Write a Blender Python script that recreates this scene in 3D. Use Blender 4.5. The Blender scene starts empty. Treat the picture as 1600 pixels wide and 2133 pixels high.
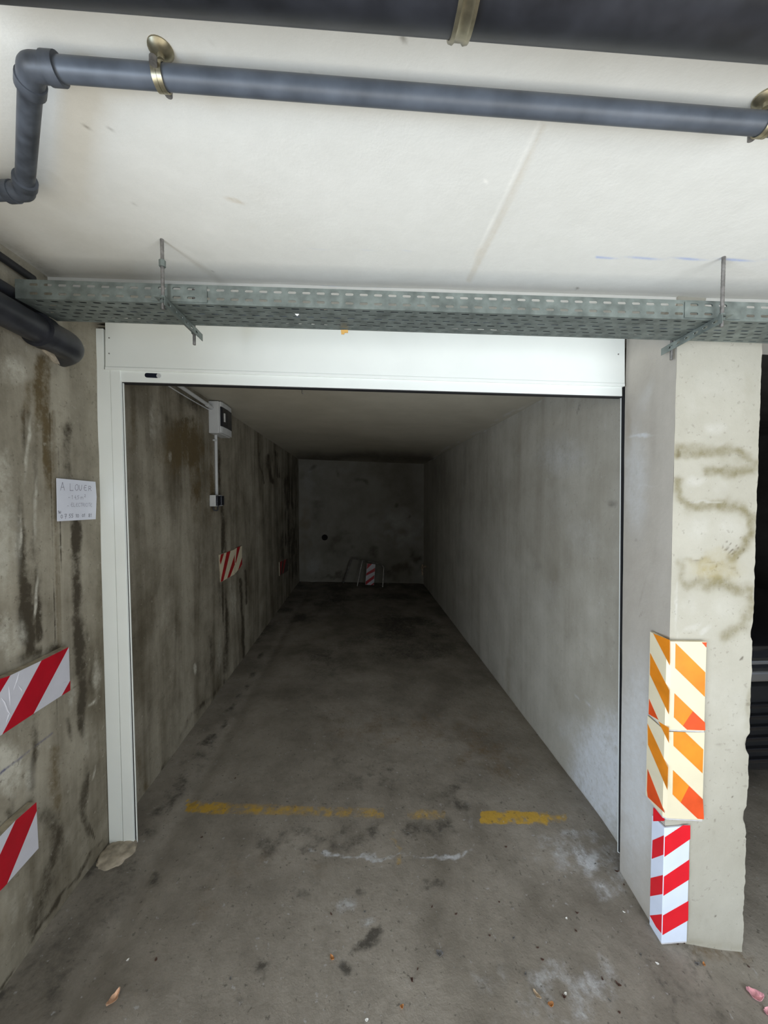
import bpy, bmesh, math, random
import numpy as np
from mathutils import Vector, Matrix

random.seed(7)
SC = bpy.context.scene
COL = SC.collection

# ------------------------------------------------------------------ camera
W_PX, H_PX, F_PX = 1600, 2133, 800.0
YAW = math.radians(3.717)          # heading turned to the right of the garage axis
PITCH = math.radians(1.897)        # looking slightly down
CAM = Vector((0.0, 0.0, 1.64))
cam_data = bpy.data.cameras.new('camera')
cam_data.sensor_fit = 'VERTICAL'
cam_data.sensor_height = 24.0
cam_data.lens = F_PX / H_PX * 24.0
cam_data.clip_start = 0.02
cam_data.clip_end = 100
cam = bpy.data.objects.new('camera', cam_data)
COL.objects.link(cam)
cam.location = CAM
cam.rotation_euler = (math.pi / 2 - PITCH, 0, -YAW)
SC.camera = cam

# ------------------------------------------------------------------ world, lights, exposure
SC.view_settings.view_transform = 'Standard'
SC.view_settings.look = 'None'
SC.view_settings.gamma = 1.0
SC.view_settings.use_curve_mapping = False
SC.view_settings.exposure = -0.15
SC.cycles.max_bounces = 10
SC.cycles.diffuse_bounces = 6
SC.cycles.use_denoising = True
SC.cycles.sample_clamp_indirect = 4.0

world = bpy.data.worlds.new('sky')
SC.world = world
world.use_nodes = True
wn = world.node_tree.nodes
wn['Background'].inputs[0].default_value = (0.72, 0.82, 1.0, 1)
wn['Background'].inputs[1].default_value = 0.12


def area(name, loc, target, sx, sy, power, color):
    d = bpy.data.lights.new(name, 'AREA')
    d.shape = 'RECTANGLE'
    d.size, d.size_y = sx, sy
    d.energy = power
    d.color = color
    o = bpy.data.objects.new(name, d)
    COL.objects.link(o)
    o.location = loc
    o.rotation_euler = (Vector(target) - Vector(loc)).to_track_quat('-Z', 'Y').to_euler()
    return o


# daylight: the open left side of the deck, an opening behind the viewer; added fill for ground bounce and left rail
area('daylight_left', (-2.75, -1.3, 1.4), (1.2, 1.7, 1.45), 2.6, 1.1, 102, (1.0, 0.975, 0.92))
area('daylight_left_low', (-2.75, -1.3, 0.5), (1.2, 1.7, 0.6), 2.6, 0.8, 175, (0.60, 0.77, 1.0))
area('ground_bounce_fill', (0.3, -1.05, 0.14), (0.3, -0.8, 2.4), 5.0, 1.7, 88, (1.0, 0.955, 0.86))  # added up-facing panel, stands in for bounce off unseen ground
area('daylight_opening', (0.6, -2.9, 1.25), (0.4, 2.0, 1.35), 6.0, 2.1, 10, (1.0, 0.985, 0.94))
area('left_rail_fill', (1.9, -1.3, 1.0), (-1.2, 1.75, 1.1), 1.6, 1.5, 58, (0.84, 0.92, 1.0))  # unseen fill lamp added to brighten the left guide rail

# ------------------------------------------------------------------ projection helpers
CY, SY = math.cos(YAW), math.sin(YAW)
CP, SP = math.cos(PITCH), math.sin(PITCH)
FH = Vector((SY, CY, 0.0))                        # heading on the floor plan
RT = Vector((CY, -SY, 0.0))                       # to the right of it
FWD = Vector((SY * CP, CY * CP, -SP))
UPV = Vector((SY * SP, CY * SP, CP))
TILT = 0.031                                      # deck, ceiling and shutter all fall to the right


def ray(px, py):
    return FWD + RT * ((px - 800) / F_PX) - UPV * ((py - 1066.5) / F_PX)


def hit(px, py, n, d):
    """point where the sight line meets the plane n.p = d"""
    r = ray(px, py)
    n = Vector(n)
    return CAM + r * ((d - n.dot(CAM)) / n.dot(r))


def fac(px, py, dist):
    """point on the upright plane facing the viewer at a distance"""
    return hit(px, py, FH, dist)


def on_floor(px, py):
    h = 0.0
    for _ in range(6):
        c = hit(px, py, (0, 0, 1), h)
        h = float(floor_z(np.array([c.x]), np.array([c.y]))[0])
    return Vector((c.x, c.y, h))


def lvl(px, py, h):
    """point on the tilted level h (h measured at x = 0)"""
    return hit(px, py, (TILT, 0, 1), h)


def F(x, y, z):
    """facade frame: x along the shutter, y away from the viewer, z up (tilted with the deck)"""
    return Vector((x * CY + y * SY, -x * SY + y * CY, z - TILT * x))


def proj(P):
    """P (n,3) -> px, py"""
    P = np.asarray(P) - np.array(CAM)
    zc = np.maximum(P @ np.array(FWD), 1e-3)
    return 800 + F_PX * (P @ np.array(RT)) / zc, 1066.5 - F_PX * (P @ np.array(UPV)) / zc


# ------------------------------------------------------------------ numpy noise and stain painting
def _hash(ix, iy, s):
    h = (ix * 374761393 + iy * 668265263 + s * 982451653) & 0xFFFFFFFF
    h = ((h ^ (h >> 13)) * 1274126177) & 0xFFFFFFFF
    return ((h ^ (h >> 16)) & 0xFFFF) / 65535.0


def vnoise(x, y, s=0):
    ix, iy = np.floor(x).astype(np.int64), np.floor(y).astype(np.int64)
    fx, fy = x - ix, y - iy
    fx, fy = fx * fx * (3 - 2 * fx), fy * fy * (3 - 2 * fy)
    a, b = _hash(ix, iy, s), _hash(ix + 1, iy, s)
    c, d = _hash(ix, iy + 1, s), _hash(ix + 1, iy + 1, s)
    return (a * (1 - fx) + b * fx) * (1 - fy) + (c * (1 - fx) + d * fx) * fy


def fbm(x, y, s=0, o=4):
    t, a, n = 0, 0.5, 0
    for k in range(o):
        t = t + a * vnoise(x * 2 ** k, y * 2 ** k, s + k)
        n += a
        a *= 0.5
    return t / n


class Painter:
    """soft stain masks over a surface, addressed by where each stain sits on it"""
    def __init__(self, P, warp=10, ws=40, seed=1):
        self.P = np.asarray(P)
        self.px, self.py = proj(self.P)
        wx = (fbm(self.px / ws, self.py / ws, seed) - .5) * 2 * warp
        wy = (fbm(self.px / ws + 37, self.py / ws + 11, seed + 9) - .5) * 2 * warp
        self.x, self.y = self.px + wx, self.py + wy
        self.c = np.zeros((len(self.P), 4))
        self.st = np.ones(len(self.P))

    def blob(self, ch, cx, cy, rx, ry, a=1.0, rot=0.0, warp=True):
        x, y = (self.x, self.y) if warp else (self.px, self.py)
        c, s = math.cos(math.radians(rot)), math.sin(math.radians(rot))
        dx, dy = x - cx, y - cy
        u, v = (dx * c + dy * s) / rx, (-dx * s + dy * c) / ry
        m = a * np.exp(-(u * u + v * v) ** 1.5)
        if rx + ry > 14:
            m = m * (self.st if ch == 0 else np.sqrt(self.st))
        self.c[:, ch] = np.maximum(self.c[:, ch], m)

    def line(self, ch, pts, w, a=1.0, warp=True, hard=2.0):
        x, y = (self.x, self.y) if warp else (self.px, self.py)
        best = np.full(len(x), 1e9)
        for (x0, y0), (x1, y1) in zip(pts, pts[1:]):
            L = (x1 - x0) ** 2 + (y1 - y0) ** 2
            t = np.clip(((x - x0) * (x1 - x0) + (y - y0) * (y1 - y0)) / L, 0, 1)
            best = np.minimum(best, np.hypot(x - x0 - t * (x1 - x0), y - y0 - t * (y1 - y0)))
        m = a * np.exp(-(best / w) ** hard)
        if w > 3.5 and warp:
            m = m * (self.st if ch == 0 else np.sqrt(self.st))
        self.c[:, ch] = np.maximum(self.c[:, ch], m)


# ------------------------------------------------------------------ materials
def new_mat(name):
    m = bpy.data.materials.new(name)
    m.use_nodes = True
    nt = m.node_tree
    return m, nt, nt.nodes, nt.links, nt.nodes['Principled BSDF']


def simple(name, col, rough=0.5, metal=0.0, var=0.06, scale=25.0, bump=0.0, spec=0.5, stretch=(1, 1, 1), coat=0.0):
    m, nt, N, L, b = new_mat(name)
    tc = N.new('ShaderNodeTexCoord')
    mp = N.new('ShaderNodeMapping')
    mp.inputs['Scale'].default_value = stretch
    no = N.new('ShaderNodeTexNoise')
    no.inputs['Scale'].default_value = scale
    no.inputs['Detail'].default_value = 5
    L.new(tc.outputs['Object'], mp.inputs[0])
    L.new(mp.outputs[0], no.inputs['Vector'])
    r = N.new('ShaderNodeValToRGB')
    lo = [max(0, c * (1 - var * 2)) for c in col]
    hi = [min(1, c * (1 + var * 2)) for c in col]
    r.color_ramp.elements[0].position = 0.3
    r.color_ramp.elements[1].position = 0.7
    r.color_ramp.elements[0].color = (*lo, 1)
    r.color_ramp.elements[1].color = (*hi, 1)
    L.new(no.outputs['Fac'], r.inputs[0])
    L.new(r.outputs[0], b.inputs['Base Color'])
    b.inputs['Roughness'].default_value = rough
    b.inputs['Metallic'].default_value = metal
    b.inputs['Specular IOR Level'].default_value = spec
    b.inputs['Coat Weight'].default_value = coat
    if bump:
        bp = N.new('ShaderNodeBump')
        bp.inputs['Strength'].default_value = bump
        bp.inputs['Distance'].default_value = 0.003
        L.new(no.outputs['Fac'], bp.inputs['Height'])
        L.new(bp.outputs[0], b.inputs['Normal'])
    return m


def concrete(name, light, dark, stain_cols, big=1.3, streak=0.0, fine=0.10, bump=0.25, rough=0.85, bigmix=1.0, mid=4.0, sharp=0.25, crisp=1.6, speck=0.0):
    """base of two tones broken up by noise; four painted stain masks (attribute 'stain' rgb + 'stain2')"""
    m, nt, N, L, b = new_mat(name)
    tc = N.new('ShaderNodeTexCoord')

    def noise(scale, detail=6, rough_=0.6, stretch=None, dist=0.0):
        n = N.new('ShaderNodeTexNoise')
        n.inputs['Scale'].default_value = scale
        n.inputs['Detail'].default_value = detail
        n.inputs['Roughness'].default_value = rough_
        n.inputs['Distortion'].default_value = dist
        if stretch:
            mp = N.new('ShaderNodeMapping')
            mp.inputs['Scale'].default_value = stretch
            L.new(tc.outputs['Object'], mp.inputs[0])
            L.new(mp.outputs[0], n.inputs['Vector'])
        else:
            L.new(tc.outputs['Object'], n.inputs['Vector'])
        return n.outputs['Fac']

    def math_(op, a, c, clamp=False):
        n = N.new('ShaderNodeMath')
        n.operation = op
        n.use_clamp = clamp
        for k, v in enumerate((a, c)):
            if isinstance(v, (int, float)):
                n.inputs[k].default_value = v
            else:
                L.new(v, n.inputs[k])
        return n.outputs[0]

    def mix(fac, a, c, mode='MIX'):
        n = N.new('ShaderNodeMix')
        n.data_type = 'RGBA'
        n.blend_type = mode
        for k, v in ((0, fac), (6, a), (7, c)):
            if isinstance(v, (int, float)):
                n.inputs[k].default_value = v
            elif isinstance(v, (tuple, list)):
                n.inputs[k].default_value = (*v, 1)
            else:
                L.new(v, n.inputs[k])
        return n.outputs[2]

    def smooth(v, lo, hi):
        n = N.new('ShaderNodeMapRange')
        n.interpolation_type = 'SMOOTHSTEP'
        n.inputs['From Min'].default_value = lo
        n.inputs['From Max'].default_value = hi
        L.new(v, n.inputs['Value'])
        return n.outputs[0]

    n1 = noise(big, 8, 0.62, None, 0.4)
    n2 = noise(mid, 7, 0.65)
    f = math_('ADD', math_('MULTIPLY', n1, 0.6), math_('MULTIPLY', n2, 0.4))
    if streak:
        ns = noise(2.2, 6, 0.6, (2.2, 2.2, 0.20), 0.5)
        f = math_('ADD', math_('MULTIPLY', f, 1 - streak), math_('MULTIPLY', ns, streak))
    f = smooth(f, 0.5 - 0.5 * sharp * 1.2, 0.5 + 0.5 * sharp * 1.2)
    f = math_('MULTIPLY', f, bigmix, True)
    col = mix(f, dark, light)
    at = N.new('ShaderNodeAttribute')
    at.attribute_name = 'stain'
    sep = N.new('ShaderNodeSeparateColor')
    L.new(at.outputs['Color'], sep.inputs[0])
    n3 = noise(14, 6, 0.7)
    n3b = noise(45, 5, 0.7)
    jit = math_('ADD', math_('MULTIPLY', n3, 0.5), math_('MULTIPLY', n3b, 0.5))
    outs = [sep.outputs[0], sep.outputs[1], sep.outputs[2], at.outputs['Alpha']]
    for o_, sc_, k in zip(outs, stain_cols, range(4)):
        if sc_ is None:
            continue
        v = math_('ADD', o_, math_('MULTIPLY', math_('SUBTRACT', jit, 0.5), math_('MULTIPLY', o_, crisp)))
        w_ = max(0, crisp - 1.6) * .10
        v = smooth(v, 0.05 + w_, 0.95 - w_)
        col = mix(v, col, sc_)
    if speck:
        sp_ = math_('MULTIPLY', smooth(noise(55, 3, 0.6), 0.63, 0.70), speck)
        col = mix(sp_, col, stain_cols[0])
        sp_ = math_('MULTIPLY', smooth(noise(38, 3, 0.6), 0.66, 0.72), speck * .6)
        col = mix(sp_, col, stain_cols[2])
        pt_ = math_('MULTIPLY', smooth(noise(9, 7, 0.7), 0.56, 0.66), speck * .55)
        col = mix(pt_, col, dark)
    n4 = noise(120, 4, 0.7)
    n5 = noise(28, 4, 0.6)
    g = math_('ADD', 1 - fine, math_('MULTIPLY', math_('ADD', math_('MULTIPLY', n4, 0.5), math_('MULTIPLY', n5, 0.5)), 2 * fine))
    gc = N.new('ShaderNodeCombineColor')
    for k in range(3):
        L.new(g, gc.inputs[k])
    col = mix(1.0, col, gc.outputs[0], 'MULTIPLY')
    L.new(col, b.inputs['Base Color'])
    b.inputs['Roughness'].default_value = rough
    b.inputs['Specular IOR Level'].default_value = 0.25
    bp = N.new('ShaderNodeBump')
    bp.inputs['Strength'].default_value = bump
    bp.inputs['Distance'].default_value = 0.004
    hsum = math_('ADD', math_('MULTIPLY', n2, 1.5), math_('ADD', math_('MULTIPLY', n5, 0.5), math_('MULTIPLY', n4, 0.3)))
    L.new(hsum, bp.inputs['Height'])
    L.new(bp.outputs[0], b.inputs['Normal'])
    return m


M = {}
M['white'] = simple('white_lacquer', (0.77, 0.80, 0.77), 0.35, 0, 0.01, 6)
M['black_rubber'] = simple('black_rubber', (0.012, 0.012, 0.014), 0.6)
M['grey_pvc'] = simple('grey_pvc', (0.080, 0.092, 0.112), 0.45, 0, 0.16, 14, 0.05)
M['grey_pvc_dark'] = simple('dusty_grey_pvc', (0.055, 0.062, 0.075), 0.5, 0, 0.25, 22, 0.1)
M['black_pipe'] = simple('black_iron_pipe', (0.020, 0.021, 0.026), 0.42, 0, 0.22, 18, 0.15)
M['brass'] = simple('tarnished_zinc', (0.36, 0.32, 0.22), 0.36, 0.85, 0.2, 30)
M['galv'] = simple('galvanised_steel', (0.19, 0.218, 0.203), 0.5, 0.5, 0.15, 26, 0.03)
M['rod'] = simple('threaded_steel', (0.22, 0.21, 0.20), 0.5, 0.7, 0.2, 60)
M['paper'] = simple('paper', (0.66, 0.68, 0.76), 0.7, 0, 0.02, 10)
M['ink'] = simple('felt_pen_ink', (0.13, 0.12, 0.17), 0.7)
M['ink_dark'] = simple('black_pen_ink', (0.03, 0.03, 0.05), 0.7)
M['red'] = simple('red_film', (0.42, 0.006, 0.018), 0.3, 0, 0.06, 14, 0.05)
M['redwall'] = simple('dull_red_film', (0.36, 0.012, 0.014), 0.5, 0, 0.1, 14)
M['film'] = simple('white_reflective_film', (0.58, 0.58, 0.64), 0.35, 0, 0.03, 12, 0.05)
M['cream'] = simple('cream_film', (0.70, 0.63, 0.455), 0.4, 0, 0.02, 10)
M['orange'] = simple('orange_film', (0.72, 0.235, 0.015), 0.38, 0, 0.10, 9)
M['redorange'] = simple('red_orange_film', (0.66, 0.075, 0.014), 0.38, 0, 0.12, 9)
M['shaded_film'] = simple('shaded_film', (0.07, 0.058, 0.045), 0.7, 0, 0.2, 30)  # film colour darkened to stand for the dim depth of the garage
M['foam'] = simple('tan_foam', (0.30, 0.26, 0.19), 0.9, 0, 0.15, 40, 0.2)
M['foam_grey'] = simple('grey_foam', (0.50, 0.49, 0.50), 0.9, 0, 0.06, 40, 0.2)
M['guard_red'] = simple('bright_red_film', (0.70, 0.008, 0.020), 0.32, 0, 0.04, 12)
M['guard_white'] = simple('cool_white_film', (0.66, 0.72, 0.84), 0.32, 0, 0.02, 12)
M['plastic'] = simple('grey_white_plastic', (0.52, 0.53, 0.53), 0.45, 0, 0.03, 10)
M['dark_glass'] = simple('smoked_window', (0.012, 0.014, 0.022), 0.15)
M['label'] = simple('label_strip', (0.6, 0.6, 0.58), 0.6)
M['hole'] = simple('dark_hole', (0.004, 0.004, 0.004), 0.9)
M['tube'] = simple('dull_chrome_tube', (0.30, 0.29, 0.27), 0.35, 0.8, 0.2, 20)
M['wood'] = simple('dirty_wood', (0.48, 0.38, 0.28), 0.8, 0, 0.2, 40)
M['mortar'] = simple('pale_mortar', (0.33, 0.285, 0.22), 0.95, 0, 0.18, 30, 0.6)
M['pink'] = simple('pink_petal', (0.62, 0.30, 0.34), 0.6, 0, 0.2, 60)
M['peach'] = simple('peach_leaf', (0.55, 0.34, 0.22), 0.7, 0, 0.2, 60)
M['leaf_orange'] = simple('orange_leaf', (0.40, 0.17, 0.05), 0.7, 0, 0.25, 60)
M['leaf_brown'] = simple('brown_leaf', (0.085, 0.045, 0.032), 0.8, 0, 0.3, 60)
M['leaf_tan'] = simple('tan_leaf', (0.36, 0.27, 0.18), 0.8, 0, 0.25, 60)
M['grey_chip'] = simple('grey_chip', (0.13, 0.125, 0.12), 0.9, 0, 0.25, 60)
M['white_chip'] = simple('white_chip', (0.80, 0.80, 0.78), 0.7)
M['tag_orange'] = simple('orange_tag', (0.62, 0.36, 0.10), 0.6)
M['car_paint'] = simple('black_car_paint', (0.008, 0.008, 0.010), 0.18, 0, 0.05, 4, 0, 0.6, (1, 1, 1), 0.8)
M['chrome'] = simple('chrome', (0.86, 0.88, 0.90), 0.32, 1.0, 0.01, 4)
M['car_plastic'] = simple('black_car_plastic', (0.018, 0.019, 0.021), 0.35, 0, 0.1, 10)
M['car_glass'] = simple('dark_car_glass', (0.01, 0.011, 0.013), 0.05)
M['tyre'] = simple('tyre_rubber', (0.015, 0.015, 0.015), 0.8)
M['alloy'] = simple('alloy_wheel', (0.45, 0.46, 0.47), 0.3, 0.9)
M['lamp_glass'] = simple('headlamp_glass', (0.30, 0.32, 0.34), 0.1, 0.3)

C_CEIL = concrete('painted_ceiling', (0.80, 0.79, 0.745), (0.66, 0.65, 0.60),
                  [(0.30, 0.28, 0.24), (0.52, 0.44, 0.32), (0.86, 0.84, 0.78), (0.30, 0.40, 0.72)], 0.9, 0, 0.05, 0.22, 0.85, 1.0, 3.5, 0.6)
C_LEFT = concrete('stained_left_wall', (0.36, 0.33, 0.262), (0.100, 0.083, 0.055),
                  [(0.055, 0.045, 0.030), (0.115, 0.085, 0.043), (0.50, 0.48, 0.41), (0.055, 0.060, 0.15)], 1.7, 0.42, 0.16, 0.6, 0.8, 1.0, 4.5, 0.24, 2.8, 0.4)
C_RIGHT = concrete('right_wall_concrete', (0.51, 0.49, 0.43), (0.285, 0.262, 0.21),
                   [(0.20, 0.19, 0.16), (0.30, 0.26, 0.18), (0.60, 0.62, 0.64), (0.28, 0.29, 0.30)], 0.9, 0.3, 0.09, 0.3, 0.8, 1.0, 3.2, 0.34, 2.2, 0.3)
C_PILLAR = concrete('pillar_concrete', (0.46, 0.44, 0.375), (0.355, 0.335, 0.275),
                    [(0.11, 0.09, 0.07), (0.185, 0.160, 0.082), (0.54, 0.53, 0.49), (0.33, 0.275, 0.13)], 1.6, 0.1, 0.06, 0.4, 0.8, 1.0, 5.0, 0.42, 1.7, 0.25)
C_REVEAL = concrete('reveal_concrete', (0.46, 0.43, 0.38), (0.34, 0.31, 0.265),
                    [(0.20, 0.18, 0.15), (0.26, 0.20, 0.12), (0.55, 0.56, 0.56), (0.3, 0.3, 0.3)], 2.0, 0.3, 0.06, 0.3, 0.8, 1.0, 5.0, 0.4)
C_FLOOR = concrete('worn_concrete_floor', (0.345, 0.314, 0.272), (0.135, 0.120, 0.098),
                   [(0.075, 0.068, 0.058), (0.16, 0.115, 0.07), (0.46, 0.47, 0.49), (0.46, 0.29, 0.05)], 1.1, 0, 0.26, 0.9, 0.62, 1.0, 4.5, 0.36, 3.2, 0.6)
C_INNER = concrete('garage_ceiling_concrete', (0.50, 0.475, 0.40), (0.38, 0.355, 0.29),
                   [(0.07, 0.06, 0.05), (0.2, 0.15, 0.08), (0.5, 0.49, 0.46), (0.3, 0.3, 0.3)], 1.0, 0, 0.06, 0.25, 0.85, 1.0, 3.0, 0.4)
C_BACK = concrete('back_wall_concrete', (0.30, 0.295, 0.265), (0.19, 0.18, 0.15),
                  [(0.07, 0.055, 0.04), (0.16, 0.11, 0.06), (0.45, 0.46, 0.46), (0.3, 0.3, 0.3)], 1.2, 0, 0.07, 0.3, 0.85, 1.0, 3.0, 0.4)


C_FAR = concrete('shaded_far_concrete', (0.06, 0.058, 0.055), (0.03, 0.028, 0.026), [None, None, None, None])  # near-black colour paints in the darkness of the bay next door


# ------------------------------------------------------------------ object helpers
def empty(name, loc, label, cat, group=None):
    o = bpy.data.objects.new(name, None)
    COL.objects.link(o)
    o.location = loc
    o.empty_display_size = 0.1
    tag(o, label, cat, group)
    return o


def tag(o, label=None, cat=None, group=None, kind=None):
    for k, v in (('label', label), ('category', cat), ('group', group), ('kind', kind)):
        if v:
            o[k] = v
    return o


def obj(name, bm, mats, parent=None, smooth=False, bevel=0.0, solid=0.0):
    """bm holds world coordinates; the mesh is linked as one object, its origin at the parent's"""
    me = bpy.data.meshes.new(name)
    if isinstance(bm, tuple):
        me.from_pydata([tuple(v) for v in bm[0]], [], bm[1])
    else:
        bmesh.ops.recalc_face_normals(bm, faces=bm.faces)
        bm.to_mesh(me)
        bm.free()
    for m in (mats if isinstance(mats, list) else [mats]):
        me.materials.append(m)
    if any(m.name.endswith(('_concrete', 'ceiling', '_wall', '_floor')) for m in me.materials):
        me.attributes.new('stain', 'FLOAT_COLOR', 'POINT').data.foreach_set('color', [0.0] * (4 * len(me.vertices)))
    o = bpy.data.objects.new(name, me)
    COL.objects.link(o)
    if parent is None:
        # origin to the middle of the footprint so the object has a sensible base
        co = np.array([v.co for v in me.vertices])
        base = Vector(((co[:, 0].min() + co[:, 0].max()) / 2, (co[:, 1].min() + co[:, 1].max()) / 2, co[:, 2].min()))
        me.transform(Matrix.Translation(-base))
        o.location = base
    else:
        w = world_of(parent)
        me.transform(Matrix.Translation(-w))
        o.parent = parent
    if smooth:
        for p in me.polygons:
            p.use_smooth = True
        try:
            me.set_sharp_from_angle(angle=math.radians(40))
        except Exception:
            pass
    if solid:
        md = o.modifiers.new('thickness', 'SOLIDIFY')
        md.thickness = solid
        md.offset = 0
    if bevel:
        md = o.modifiers.new('bevel', 'BEVEL')
        md.width = bevel
        md.segments = 2
        md.limit_method = 'ANGLE'
    return o


def world_of(o):
    v = Vector(o.location)
    while o.parent:
        o = o.parent
        v += Vector(o.location)
    return v


def struct(o):
    o['kind'] = 'structure'
    return o


def prism(bm, quad_a, quad_b, mat=0):
    """solid between two matching polygons"""
    a = [bm.verts.new(v) for v in quad_a]
    c = [bm.verts.new(v) for v in quad_b]
    n = len(a)
    fs = [bm.faces.new(a), bm.faces.new(c[::-1])]
    for i in range(n):
        fs.append(bm.faces.new((a[i], c[i], c[(i + 1) % n], a[(i + 1) % n])))
    for f in fs:
        f.material_index = mat
    return fs


def box(bm, x0, x1, y0, y1, z0, z1, f=lambda x, y, z: Vector((x, y, z)), mat=0):
    a = [f(x0, y0, z0), f(x1, y0, z0), f(x1, y0, z1), f(x0, y0, z1)]
    c = [f(x0, y1, z0), f(x1, y1, z0), f(x1, y1, z1), f(x0, y1, z1)]
    return prism(bm, a, c, mat)


def poly(bm, pts, mat=0):
    f = bm.faces.new([bm.verts.new(p) for p in pts])
    f.material_index = mat
    return f


def tube(bm, pts, r, n=16, caps=True, mat=0):
    pts = [Vector(p) for p in pts]
    rr = r if isinstance(r, (list, tuple)) else [r] * len(pts)
    t0 = (pts[1] - pts[0]).normalized()
    u = t0.cross(Vector((0, 0, 1)))
    if u.length < 1e-3:
        u = t0.cross(Vector((1, 0, 0)))
    u.normalize()
    rings = []
    for i, p in enumerate(pts):
        if i == 0:
            t = t0
        elif i == len(pts) - 1:
            t = (pts[i] - pts[i - 1]).normalized()
        else:
            t = ((pts[i] - pts[i - 1]).normalized() + (pts[i + 1] - pts[i]).normalized()).normalized()
        u = (u - t * u.dot(t)).normalized()
        v = t.cross(u)
        rings.append([bm.verts.new(p + (u * math.cos(a) + v * math.sin(a)) * rr[i])
                      for a in (2 * math.pi * k / n for k in range(n))])
    for a, c in zip(rings, rings[1:]):
        for k in range(n):
            f = bm.faces.new((a[k], a[(k + 1) % n], c[(k + 1) % n], c[k]))
            f.material_index = mat
    if caps:
        bm.faces.new(rings[0][::-1]).material_index = mat
        bm.faces.new(rings[-1]).material_index = mat


def fillet(pts, rad, n=6):
    """polyline with its inner corners rounded"""
    pts = [Vector(p) for p in pts]
    out = [pts[0]]
    for a, b, c in zip(pts, pts[1:], pts[2:]):
        d0, d1 = (a - b).normalized(), (c - b).normalized()
        ang = d0.angle(d1)
        t = rad / math.tan(ang / 2)
        p0, p1 = b + d0 * t, b + d1 * t
        ctr = b + (d0 + d1).normalized() * (rad / math.sin(ang / 2))
        for k in range(n + 1):
            s = k / n
            v = (p0 - ctr).lerp(p1 - ctr, s)
            out.append(ctr + v.normalized() * rad)
    out.append(pts[-1])
    return out


def grid(us, vs, f):
    us, vs = np.asarray(us), np.asarray(vs)
    U, V = np.meshgrid(us, vs, indexing='ij')
    P = np.stack(f(U.ravel(), V.ravel()), 1)
    nu, nv = len(us), len(vs)
    idx = np.arange(nu * nv).reshape(nu, nv)
    q = np.stack([idx[:-1, :-1], idx[1:, :-1], idx[1:, 1:], idx[:-1, 1:]], -1).reshape(-1, 4)
    return P, q


def surface(name, P, q, mat, paint=None, extra=None):
    """a painted concrete surface (structure); extra: bmesh filler adding the body behind it"""
    me = bpy.data.meshes.new(name)
    verts, faces = [tuple(p) for p in P], [tuple(int(i) for i in f) for f in q]
    nP = len(verts)
    if extra:
        bm = bmesh.new()
        extra(bm)
        bmesh.ops.recalc_face_normals(bm, faces=bm.faces)
        bm.verts.index_update()
        for f in bm.faces:
            faces.append(tuple(nP + v.index for v in f.verts))
        verts += [tuple(v.co) for v in bm.verts]
        bm.free()
    me.from_pydata(verts, [], faces)
    me.materials.append(mat)
    at = me.attributes.new('stain', 'FLOAT_COLOR', 'POINT')
    c = np.zeros((len(verts), 4), dtype=np.float32)
    if paint is not None:
        c[:nP] = np.clip(paint.c, 0, 1)
    at.data.foreach_set('color', c.ravel())
    o = bpy.data.objects.new(name, me)
    COL.objects.link(o)
    return struct(o)


def steps(*segs):
    """(start, end, step) segments -> one increasing array"""
    out = []
    for a, b, s in segs:
        n = max(1, int(round((b - a) / s)))
        out += list(a + (b - a) * np.arange(n) / n)
    out.append(segs[-1][1])
    return np.array(out)


# ------------------------------------------------------------------ room dimensions
XL = -1.17            # left wall face
XI = 1.28             # right wall face inside the garage
XO = 1.197            # right reveal face (pillar side)
XP = 1.54             # pillar right side
YP = 1.393            # pillar front
YB = 7.55             # back wall
GZ = 1.75             # shutter plane, measured along the heading
H_OUT, H_IN = 2.44, 2.38
YEND = -3.0           # open side of the deck behind the viewer
XFAR = 4.3


def lev(h):
    return lambda x, y: h - TILT * x


# ------------------------------------------------------------------ floor
xs = steps((-4.5, -1.35, .35), (-1.35, XL - .02, .09), (XL - .02, 1.75, .0125), (1.75, 2.6, .05), (2.6, XFAR + .2, .3))
ys = steps((YEND - 3, 0.55, .5), (0.55, 2.4, .0125), (2.4, 4.0, .03), (4.0, YB + .1, .06))


def floor_z(x, y):
    # a shallow run of roughness, and the slight gutter along the left wall
    g = np.exp(-((x - (XL + .26)) / .05) ** 2) * .010
    def ss(v, a, b):
        t = np.clip((v - a) / (b - a), 0, 1)
        return t * t * (3 - 2 * t)
    base = -TILT * np.minimum(x, 1.6)
    t_ = np.clip((1.95 - y) / .55, 0, 1.5)
    drop = .100 * t_ * t_ / (t_ + .35) * ss(x, .25, 1.15) + .065 * ss(x, 1.15, 1.6)
    flat = ss(x, 1.55, 1.9)
    base = (base - drop) * (1 - flat) - .215 * flat
    return base - g + (fbm(x * 3, y * 3, 5) - .5) * .006


P, q = grid(xs, ys, lambda x, y: (x, y, floor_z(x, y)))
pt = Painter(P, 14, 26, 3)
pt.st = np.clip(fbm(P[:, 0] * 16, P[:, 1] * 16, 89) * 2.4 - .45, 0.1, 1.1)
inner = pt.P[:, 1] > 0.4
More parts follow.
